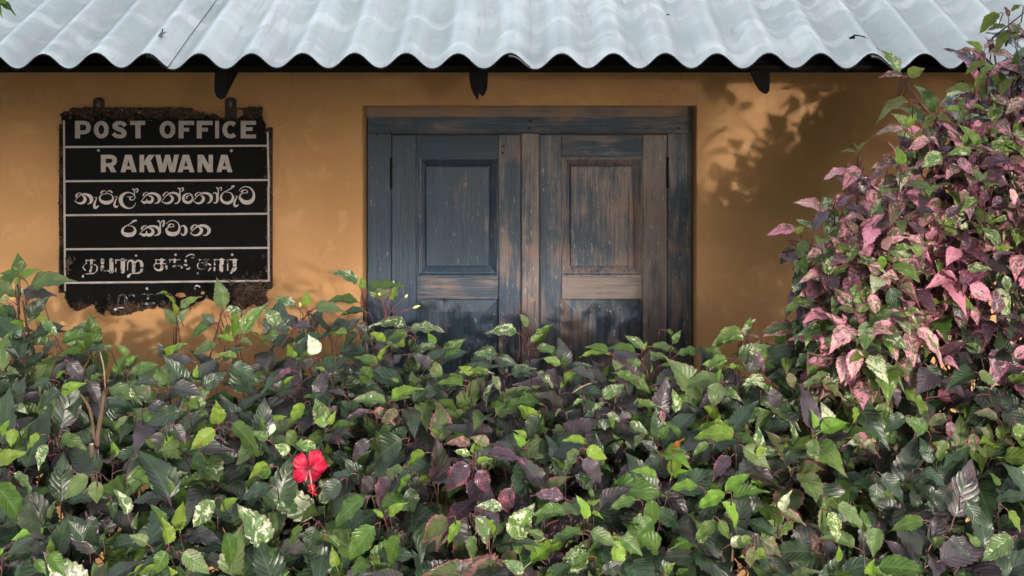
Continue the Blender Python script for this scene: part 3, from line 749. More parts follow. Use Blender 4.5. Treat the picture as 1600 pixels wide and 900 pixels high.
S4 = [[(325, 95, 30), (285, 107, 32), (255, 130, 18), (210, 160, 13), (160, 187, 16), (128, 215, 28), (113, 255, 38), (124, 292, 48), (165, 315, 62), (215, 320, 66), (268, 310, 62), (306, 275, 46), (310, 235, 32), (288, 200, 20), (250, 181, 10), (200, 180, 8)],
 [(413, 228, 24), (421, 206, 28), (450, 182, 15), (480, 178, 11), (500, 190, 9)],
 [(375, 318, 11), (430, 250, 13), (490, 208, 20), (550, 186, 28), (610, 186, 34), (663, 210, 46), (691, 250, 50), (688, 292, 40), (662, 320, 24), (610, 330, 8)],
 [(520, 210, 9), (560, 222, 26), (588, 252, 42), (588, 285, 46), (560, 316, 46), (520, 322, 46), (488, 312, 36), (450, 324, 46), (415, 313, 32), (385, 298, 10)], [(490, 315, 40), (487, 252, 5)],
 [(703, 225, 22), (702, 145, 20), (694, 115, 22), (674, 104, 30)], [(712, 142, 8), (728, 108, 14), (754, 102, 28), (764, 135, 32), (748, 178, 26), (735, 190, 10)],
 [(795, 150, 7), (830, 116, 10), (880, 96, 12), (930, 101, 13), (978, 132, 15), (1002, 180, 22), (1002, 230, 32), (980, 278, 46), (940, 303, 62), (890, 308, 64), (840, 298, 60), (804, 260, 40), (804, 226, 26), (832, 201, 15), (880, 195, 11), (916, 195, 9)],
 [(915, 195, 10), (914, 166, 12), (880, 149, 12), (850, 160, 24), (832, 178, 26)],
 [(1025, 200, 8), (1045, 180, 15), (1074, 179, 26), (1102, 215, 42), (1106, 260, 46), (1092, 303, 38), (1065, 324, 26), (1040, 314, 16), (1025, 290, 8)],
 [(1192, 238, 26), (1196, 206, 34), (1222, 172, 20), (1256, 163, 15), (1285, 180, 11)],
 [(1175, 300, 9), (1225, 236, 13), (1280, 193, 22), (1340, 174, 34), (1400, 180, 42), (1448, 208, 50), (1468, 248, 52), (1453, 292, 42), (1420, 322, 22), (1370, 328, 8)],
 [(1300, 196, 10), (1334, 218, 36), (1348, 252, 48), (1326, 295, 44), (1280, 322, 30), (1230, 324, 20), (1175, 299, 9)]]
lettering(S4, 180, 335, 10, M['letter'], 'second line of white Sinhala lettering')
S5 = [[(160, 191, 14), (335, 191, 12)], [(170, 185, 18), (170, 245, 18)], [(262, 190, 46), (258, 300, 40), (240, 390, 40)],
 [(185, 250, 14), (135, 268, 18), (114, 305, 20), (128, 345, 22), (155, 365, 16)], [(272, 262, 14), (330, 272, 18), (362, 312, 26), (356, 370, 24), (310, 418, 20), (220, 430, 14), (150, 438, 12), (116, 455, 20), (108, 482, 38)],
 [(458, 187, 64), (458, 235, 60)], [(455, 305, 60), (455, 362, 60)], [(465, 375, 24), (655, 385, 28)], [(618, 187, 70), (618, 398, 70)],
 [(690, 187, 18), (890, 187, 18)], [(698, 185, 18), (698, 245, 18)], [(697, 335, 18), (697, 396, 18)], [(824, 187, 76), (818, 390, 76)],
 [(1058, 107, 40)], [(907, 365, 14), (908, 260, 18), (925, 212, 24), (960, 195, 30), (1000, 215, 52), (1018, 265, 60), (1012, 390, 58)],
 [(1040, 240, 26), (1070, 205, 28), (1110, 196, 34), (1148, 224, 50), (1163, 285, 58), (1162, 350, 54), (1138, 400, 40), (1080, 420, 26), (1000, 425, 14), (955, 438, 20), (928, 468, 50), (918, 480, 46)]]
lettering(S5, 120, 390, 11.43, M['chipped'], 'first word of the chipped Tamil lettering')
S6 = [[(130, 161, 15), (275, 161, 15)], [(138, 158, 18), (138, 208, 16)], [(226, 160, 50), (226, 222, 50)],
 [(290, 222, 14), (180, 217, 14), (125, 222, 18), (108, 252, 18), (118, 290, 18), (150, 316, 26), (185, 322, 32), (222, 308, 42), (232, 265, 44)],
 [(443, 80, 40)], [(345, 158, 13), (520, 158, 13)], [(355, 157, 13), (355, 200, 12)], [(430, 160, 46), (430, 195, 34)], [(405, 262, 24), (442, 262, 40)], [(460, 250, 16), (510, 252, 28), (540, 275, 24), (540, 300, 12)], [(300, 262, 34), (300, 295, 34)],
 [(610, 112, 16), (650, 84, 20), (700, 74, 18), (735, 92, 18), (728, 120, 15), (690, 134, 10)], [(600, 172, 38), (600, 190, 24)], [(578, 236, 20), (612, 244, 32)], [(625, 302, 24), (655, 296, 26), (670, 270, 8)],
 [(810, 156, 15), (955, 156, 15)], [(818, 155, 16), (818, 190, 14)], [(918, 160, 46), (918, 188, 38)], [(845, 206, 12), (925, 206, 12)], [(802, 214, 14), (786, 245, 18), (800, 290, 10), (850, 305, 10), (910, 300, 10)], [(905, 232, 58)], [(948, 220, 20), (985, 238, 28)], [(988, 290, 22), (958, 330, 16)], [(790, 365, 16), (785, 385, 12)],
 [(1045, 158, 16), (1215, 158, 16)], [(1052, 157, 18), (1052, 205, 18)], [(1054, 230, 30)], [(1052, 280, 24), (1050, 325, 24)], [(1165, 160, 58), (1165, 220, 58)], [(1157, 240, 60), (1157, 325, 58)],
 [(1328, 80, 40)], [(1248, 158, 15), (1405, 158, 15)], [(1257, 157, 18), (1257, 325, 18)], [(1366, 170, 58), (1366, 265, 56)], [(1366, 292, 66), (1335, 335, 50), (1300, 378, 8)]]
lettering(S6, 230, 390, 10, M['chipped'], 'second word of the chipped Tamil lettering')
S7 = [[(445, 215, 12), (448, 170, 14), (465, 147, 14), (488, 144, 16), (502, 170, 24), (500, 205, 24)], [(525, 148, 12), (545, 144, 12), (565, 152, 16)], [(408, 262, 24), (440, 243, 14), (485, 238, 8)], [(658, 98, 20)],
 [(620, 140, 9), (705, 140, 9)], [(664, 142, 20), (664, 170, 16)], [(640, 210, 16), (710, 206, 16)], [(755, 212, 12), (785, 208, 12)], [(1010, 108, 12), (1008, 88, 12), (1028, 76, 10), (1045, 86, 9)], [(1095, 152, 12), (1098, 168, 16)]]
lettering(S7, 90, 430, 4.706, M['faint'], 'mostly lost last row of Tamil lettering')
# white ruling lines
q = MB()
def line(x0, y0, x1, y1, w_): ribbon(q, [(x0, y0, w_), (x1, y1, w_)], 0, 0, 1, cap=False, smooth=False)
for (ya, yb) in ((229.8, 227.6), (283.2, 281.2), (336.3, 333.9), (389.5, 387.3), (442, 438.8)):
    line(101, ya, 418.5, yb, 2.3)
line(99.8, 188, 101.6, 455, 2.2)
line(418.2, 206, 420.2, 292, 1.0); line(419.4, 292, 420, 440, 1.9)
o = q.build('ruling_line', lettermat('line_white_enamel', 0, (.42, .37, .365)), sign); o['kind'] = 'stuff'; 

# ------------------------------------------------------------------ small things on the roof
def roofP(px, py):
    lo, hi = -2.4, EAVE_D
    best = None
    for i in range(400):
        d = EAVE_D - i * .005; k = F / (CAMD - d); x = (px - 830) / k
        y = -50 + (ZC - roof_z(x, d)) * k
        if y <= py: best = (x, -d, roof_z(x, d)); break
    return Vector(best)
c = roofP(252, 58)
q = MB(); q.add([c + Vector(v_) for v_ in ((-.014, 0, .002), (.004, -.012, .004), (.016, -.018, .012), (.02, .002, .018), (.006, .02, .016), (-.008, .02, .010), (0, 0, .02))], [(0, 1, 6), (1, 2, 6), (2, 3, 6), (3, 4, 6), (4, 5, 6), (5, 0, 6)])
q.tube([c + Vector((0, 0, -.01)), c + Vector((.004, .003, .03))], .003, 6)
o = q.build('roof_hook', simple('grey_green_metal', (.12, .16, .15), .5, .3)); props(o, 'small bent metal hook sticking out of the roof sheet near the sign end', 'hook')
c = roofP(1340, 62)
q = MB(); q.tube([c + Vector((-.032, 0, .006)), c + Vector((-.01, .004, .016)), c + Vector((.012, .002, .013)), c + Vector((.036, -.012, .004))], [.001, .003, .0025, .001], 5)
q.tube([c + Vector((.02, -.002, .012)), c + Vector((.03, .01, .012))], [.0018, .001], 4)
q.add([c + Vector((-.03, 0, .006)), c + Vector((-.01, .004, .017)), c + Vector((-.012, -.016, .004)), c + Vector((-.034, -.012, .002))], [(0, 1, 2, 3)])
props(q.build('dead_twig', M['darkwood']), 'curved dark dead twig lying on the corrugated roof above the pink shrub', 'twig')
c = roofP(1043, 25)
q = MB(); q.tube([c + Vector((-.010, .006, .004)), c + Vector((0, 0, .006)), c + Vector((.009, -.012, .004))], [.001, .0025, .001], 5)
props(q.build('dead_twig', M['darkwood']), 'tiny dark twig lying on the corrugated roof above the right shutter', 'twig')

# ------------------------------------------------------------------ shrubs
SH = [  # name, label, px centre, stems
 ('A', 'hibiscus shrub with purple and dark green leaves at the far left below the sign corner', 120),
 ('B', 'sparse green hibiscus shrub growing in front of the wall below the sign', 370),
 ('C', 'hibiscus shrub with the red flower and white patched leaves, left of the window', 560),
 ('D', 'hibiscus shrub with mauve tipped leaves below the left shutter', 760),
 ('E', 'bushy green hibiscus shrub below the right shutter', 960),
 ('F', 'light green and cream hibiscus shrub at the right edge of the window', 1150),
 ('G', 'tall hibiscus shrub with bright pink and cream mottled leaves standing against the shaded wall', 1350),
 ('H', 'tall dark leaved hibiscus shrub at the far right reaching above the eave', 1560)]
class Shrub: pass
S = {}
for nm, lab, pxc in SH:
    s = Shrub(); s.leaves = []; s.tw = MB(); s.stems = []; s.pxc = pxc
    base = P(pxc, 0, 1.25); s.root = empty('hibiscus_shrub', (base.x, base.y, 0))
    props(s.root, lab, 'shrub', 'hibiscus shrubs of the hedge'); S[nm] = s
def pick(px, py):
    if px > 1470: return 'H' if not (py < 480 and px < 1530) else 'G'
    if px > 1235: return 'G'
    for nm, lim in (('A', 245), ('B', 455), ('C', 660), ('D', 860), ('E', 1055), ('F', 1240)):
        if px < lim: return nm
    return 'G'
# main stems
for nm, s in S.items():
    rs = random.Random(ord(nm))
    n = 7 if nm in 'GH' else 5
    for i in range(n):
        a = P(s.pxc, 0, 1.25) ; a.z = 0; a += Vector((rs.uniform(-.09, .09), rs.uniform(-.06, .06), 0))
        sp = (i - (n - 1) / 2) / n
        top = 1.75 if nm in 'GH' else (1.30 if nm == 'A' else 1.0)
        top *= rs.uniform(.8, 1.0)
        b_ = a + Vector((sp * (.75 if nm not in 'H' else .45) + rs.uniform(-.08, .08), rs.uniform(-.08, .30), top))
        if nm == 'G': b_ += Vector((.12, 0, 0))
        pts = []
        for k in range(9):
            t = k / 8; p = a.lerp(b_, t); p.x += (b_.x - a.x) * .25 * math.sin(t * 3) + .07 * t * noise.noise(Vector((t * 3, i, ord(nm)))); p.y += .03 * noise.noise(Vector((t * 3, i + 5, ord(nm))))
            pts.append(p)
        r0 = rs.uniform(.008, .013)
        s.stems.append(pts)
        q = MB(); q.tube(pts, [r0 * (1 - .72 * k / 8) for k in range(9)], 7)
        q.build('stem', M['bark'], s.root, smooth=True)

def mat_leaf(base, d, nrm, scale, wscale=1.0):
    d = d.normalized(); nrm = (nrm - d * nrm.dot(d))
    if nrm.length < 1e-3: nrm = Vector((0, -1, .1))
    nrm.normalize(); x = d.cross(nrm)
    m_ = Matrix.Identity(4)
    for i in range(3):
        m_[i][0] = x[i] * scale * wscale; m_[i][1] = d[i] * scale; m_[i][2] = nrm[i] * scale; m_[i][3] = base[i]
    return m_
def connect(s, p, r=.0022):
    best = min(((q_ - p).length + max(0, q_.z - p.z) * 3, i, j) for i, st in enumerate(s.stems) for j, q_ in enumerate(st))
    q_ = s.stems[best[1]][best[2]]
    L = (p - q_).length
    mids = [q_.lerp(p, t) + Vector((0, -.05 * L * math.sin(t * math.pi), -.12 * L * math.sin(t * math.pi))) for t in (0, .33, .66, 1)]
    s.tw.tube(mids, [r * 1.8, r * 1.5, r * 1.2, r], 5, 1)
PAL = {  # young types, mature types with weights
 'left': ('YLG', 'DDDPPPGDDDL'), 'left_low': ('YLG', 'DDDDDDGPLDD'), 'mauve': ('YMG', 'UUPPMDDMPDP'), 'green': ('YLG', 'GDDDDDDLPDG'),
 'centop': ('YLG', 'GLLDDDPDPP'), 'ctop_l': ('YGL', 'PPDPVLDPDDD'), 'cream': ('YVG', 'VLDLGDPMMDD'), 'pink': ('KVKL', 'KKKUKVLUVKUK'), 'pinklow': ('MYV', 'LGDMPDVDDD'),
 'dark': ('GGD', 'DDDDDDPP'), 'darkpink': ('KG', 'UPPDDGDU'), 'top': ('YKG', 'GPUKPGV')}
def sprig(nm, tip, L, n, pal, size, layer, lean=None, rr=rng, conn=True):
    s = S[nm]; yg, mt = PAL[pal]; mt = [rr.choice(mt), rr.choice(mt)] * 3 + [rr.choice(mt)]
    ln = lean if lean is not None else Vector((rr.uniform(-.5, .5), rr.uniform(-.85, 0), rr.uniform(.6, 1.2)))
    ln.normalize(); base = tip - ln * L + Vector((0, .03, -.03))
    pts = [base.lerp(tip, t) + Vector((0, -.02, -.05 * 1)) * math.sin(t * math.pi) * (L / .3) for t in (0, .25, .5, .75, 1)]
    s.tw.tube(pts, [.0024, .0021, .0018, .0015, .001], 5, 0)
    if conn: connect(s, base)
    ax = ln; u = ax.cross(Vector((.2, -.9, .3))).normalized(); w_ = ax.cross(u)
    a0 = rr.uniform(0, 6.28)
    for i in range(n):
        t = 1 - (i / n) ** 1.45 * .84      # i=0 at the tip
        k = min(3.999, t * 4); p = pts[int(k)].lerp(pts[min(4, int(k) + 1)], k - int(k))
        az = a0 + i * 2.4 + rr.uniform(-.4, .4)
        out = u * math.cos(az) + w_ * math.sin(az)
        f = i / (n - 1) if n > 1 else 1
        el = (.35 + 1.0 * f) + rr.uniform(-.2, .25)
        d = ax * math.cos(el) + out * math.sin(el)
        d.z -= .10 + .70 * f * rr.uniform(.3, 1.4)
        if d.y > .2: d.y *= .5
        sc = size * (min(1, .30 + 1.0 * (i / 4.5)) if i < 4 else rr.uniform(.60, 1.10))
        ty = rr.choice(yg) if i < 1 or (i == 1 and rr.random() < .45) or (i == 2 and rr.random() < .1) else rr.choice(mt)
        if rr.random() < .0012: ty = 'R'
        nr = Vector((rr.uniform(-.45, .45), -.50 + rr.uniform(-.35, .35), 1.0 + rr.uniform(-.3, .3)))
        s.leaves.append((mat_leaf(p, d, nr, sc * 1.12, rr.uniform(.88, 1.08)), 1, rr.randrange(NV), ty, layer))
        # layer: smaller = more in front
def inpoly(x, y, poly_):
    c = False; j = len(poly_) - 1
    for i in range(len(poly_)):
        xi, yi = poly_[i]; xj, yj = poly_[j]
        if (yi > y) != (yj > y) and x < (xj - xi) * (y - yi) / (yj - yi) + xi: c = not c
        j = i
    return c
def surf(px, py):
    n_ = noise.noise(Vector((px / 110, py / 110, 2.2))) * .13
    if px > 1235 and py < 560: return 1.18 + .15 * (py / 560) + n_
    top = 1.08
    return top + min(1, max(0, (py - 520) / 330)) * .60 + n_
ZONES = [ # polygon, spacing px, palette, size, layer depth offset, leaves per sprig, stem length
 ([(-60, 460), (30, 460), (95, 515), (160, 565), (215, 615), (250, 600), (260, 700), (-60, 700)], 45, 'left', .120, 0, 9, .26),
 ([(-60, 700), (400, 680), (400, 960), (-60, 960)], 52, 'left_low', .126, 0, 9, .26),
 ([(240, 610), (330, 570), (410, 530), (480, 510), (560, 520), (640, 535), (640, 670), (240, 680)], 45, 'ctop_l', .115, 0, 9, .24),
 ([(400, 670), (640, 670), (640, 960), (400, 960)], 56, 'left_low', .126, 0, 9, .26),
 ([(640, 560), (700, 585), (760, 580), (860, 575), (960, 575), (1060, 565), (1200, 575), (1200, 700), (640, 700)], 42, 'centop', .122, 0, 9, .22),
 ([(660, 680), (850, 680), (850, 960), (660, 960)], 50, 'mauve', .122, 0, 9, .25),
 ([(850, 680), (1210, 680), (1210, 960), (850, 960)], 50, 'green', .122, 0, 9, .26),
 ([(1110, 580), (1180, 560), (1240, 530), (1300, 500), (1360, 520), (1400, 640), (1240, 700), (1120, 660)], 42, 'cream', .115, 0, 9, .24),
 ([(1330, 310), (1420, 225), (1500, 180), (1600, 130), (1640, 140), (1640, 330), (1500, 400), (1440, 520), (1330, 560), (1290, 540), (1330, 480), (1290, 430), (1290, 380)], 32, 'pink', .086, 0, 10, .20),
 ([(1500, 380), (1640, 330), (1640, 560), (1450, 560), (1450, 500)], 48, 'darkpink', .095, 0, 9, .24),
 ([(1560, 30), (1640, 0), (1640, 150), (1530, 170)], 42, 'top', .075, 0, 8, .20),
 ([(1230, 560), (1640, 560), (1640, 700), (1230, 700)], 52, 'pinklow', .120, 0, 9, .26),
 ([(1210, 700), (1380, 700), (1400, 960), (1210, 960)], 55, 'pinklow', .120, 0, 9, .26),
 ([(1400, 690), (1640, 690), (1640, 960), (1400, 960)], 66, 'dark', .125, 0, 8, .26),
 # deeper layers
 ([(1262, 385), (1300, 310), (1350, 290), (1400, 400), (1400, 510), (1300, 500), (1262, 440)], 34, 'pink', .082, -.04, 10, .16),
 ([(1450, 170), (1540, 90), (1640, 20), (1640, 330), (1420, 320)], 40, 'pink', .085, .08, 9, .20),
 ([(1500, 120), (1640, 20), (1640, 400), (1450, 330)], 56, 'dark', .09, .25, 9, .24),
 ([(1540, 480), (1640, 460), (1640, 640), (1540, 640)], 44, 'darkpink', .10, .02, 9, .22),
 ([(1240, 480), (1290, 440), (1360, 460), (1400, 600), (1240, 580)], 34, 'cream', .10, .02, 9, .18),
 ([(-60, 530), (90, 570), (230, 640), (400, 590), (640, 580), (640, 680), (-60, 680)], 56, 'left', .11, .12, 9, .24),
 ([(640, 590), (1200, 590), (1200, 680), (640, 680)], 52, 'ctop_l', .10, .12, 9, .22),
 ([(1330, 320), (1420, 240), (1500, 190), (1640, 150), (1640, 330), (1500, 400), (1440, 520), (1330, 560), (1300, 540), (1340, 480), (1300, 420)], 42, 'pink', .086, .10, 10, .22),
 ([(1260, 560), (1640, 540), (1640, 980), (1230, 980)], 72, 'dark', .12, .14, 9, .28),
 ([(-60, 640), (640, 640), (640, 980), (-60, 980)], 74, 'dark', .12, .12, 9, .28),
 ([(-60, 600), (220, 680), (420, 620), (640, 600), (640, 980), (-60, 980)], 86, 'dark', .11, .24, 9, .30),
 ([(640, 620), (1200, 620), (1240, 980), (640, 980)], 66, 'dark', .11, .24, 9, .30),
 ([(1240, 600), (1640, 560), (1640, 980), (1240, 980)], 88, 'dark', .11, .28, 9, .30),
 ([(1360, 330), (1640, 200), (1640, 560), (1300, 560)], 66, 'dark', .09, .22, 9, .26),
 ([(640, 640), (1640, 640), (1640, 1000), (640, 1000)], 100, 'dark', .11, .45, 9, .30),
]
rz = random.Random(11)
for zi, (poly_, spc, pal, size, off, nl, L) in enumerate(ZONES):
    xs_ = [p[0] for p in poly_]; ys_ = [p[1] for p in poly_]
    pts = []
    tries = 0
    while tries < 2600:
        tries += 1
        x, y = rz.uniform(min(xs_), max(xs_)), rz.uniform(min(ys_), max(ys_))
        if not inpoly(x, y, poly_): continue
        if off == 0 and y > 560 and noise.noise(Vector((x / 62, y / 62, zi * 0 + 4.4))) < -.20: continue
        if any((x - a) ** 2 + (y - b_) ** 2 < spc * spc for a, b_ in pts): continue
        pts.append((x, y))
    for x, y in pts:
        d = surf(x, y) - off + rz.uniform(-.08, .08)
        sprig(pick(x, y), P(x, y, d), L * rz.uniform(.8, 1.15), nl + rz.randrange(-1, 2), pal, size * 1.2 * rz.uniform(.85, 1.12), off + .3, rr=rz)

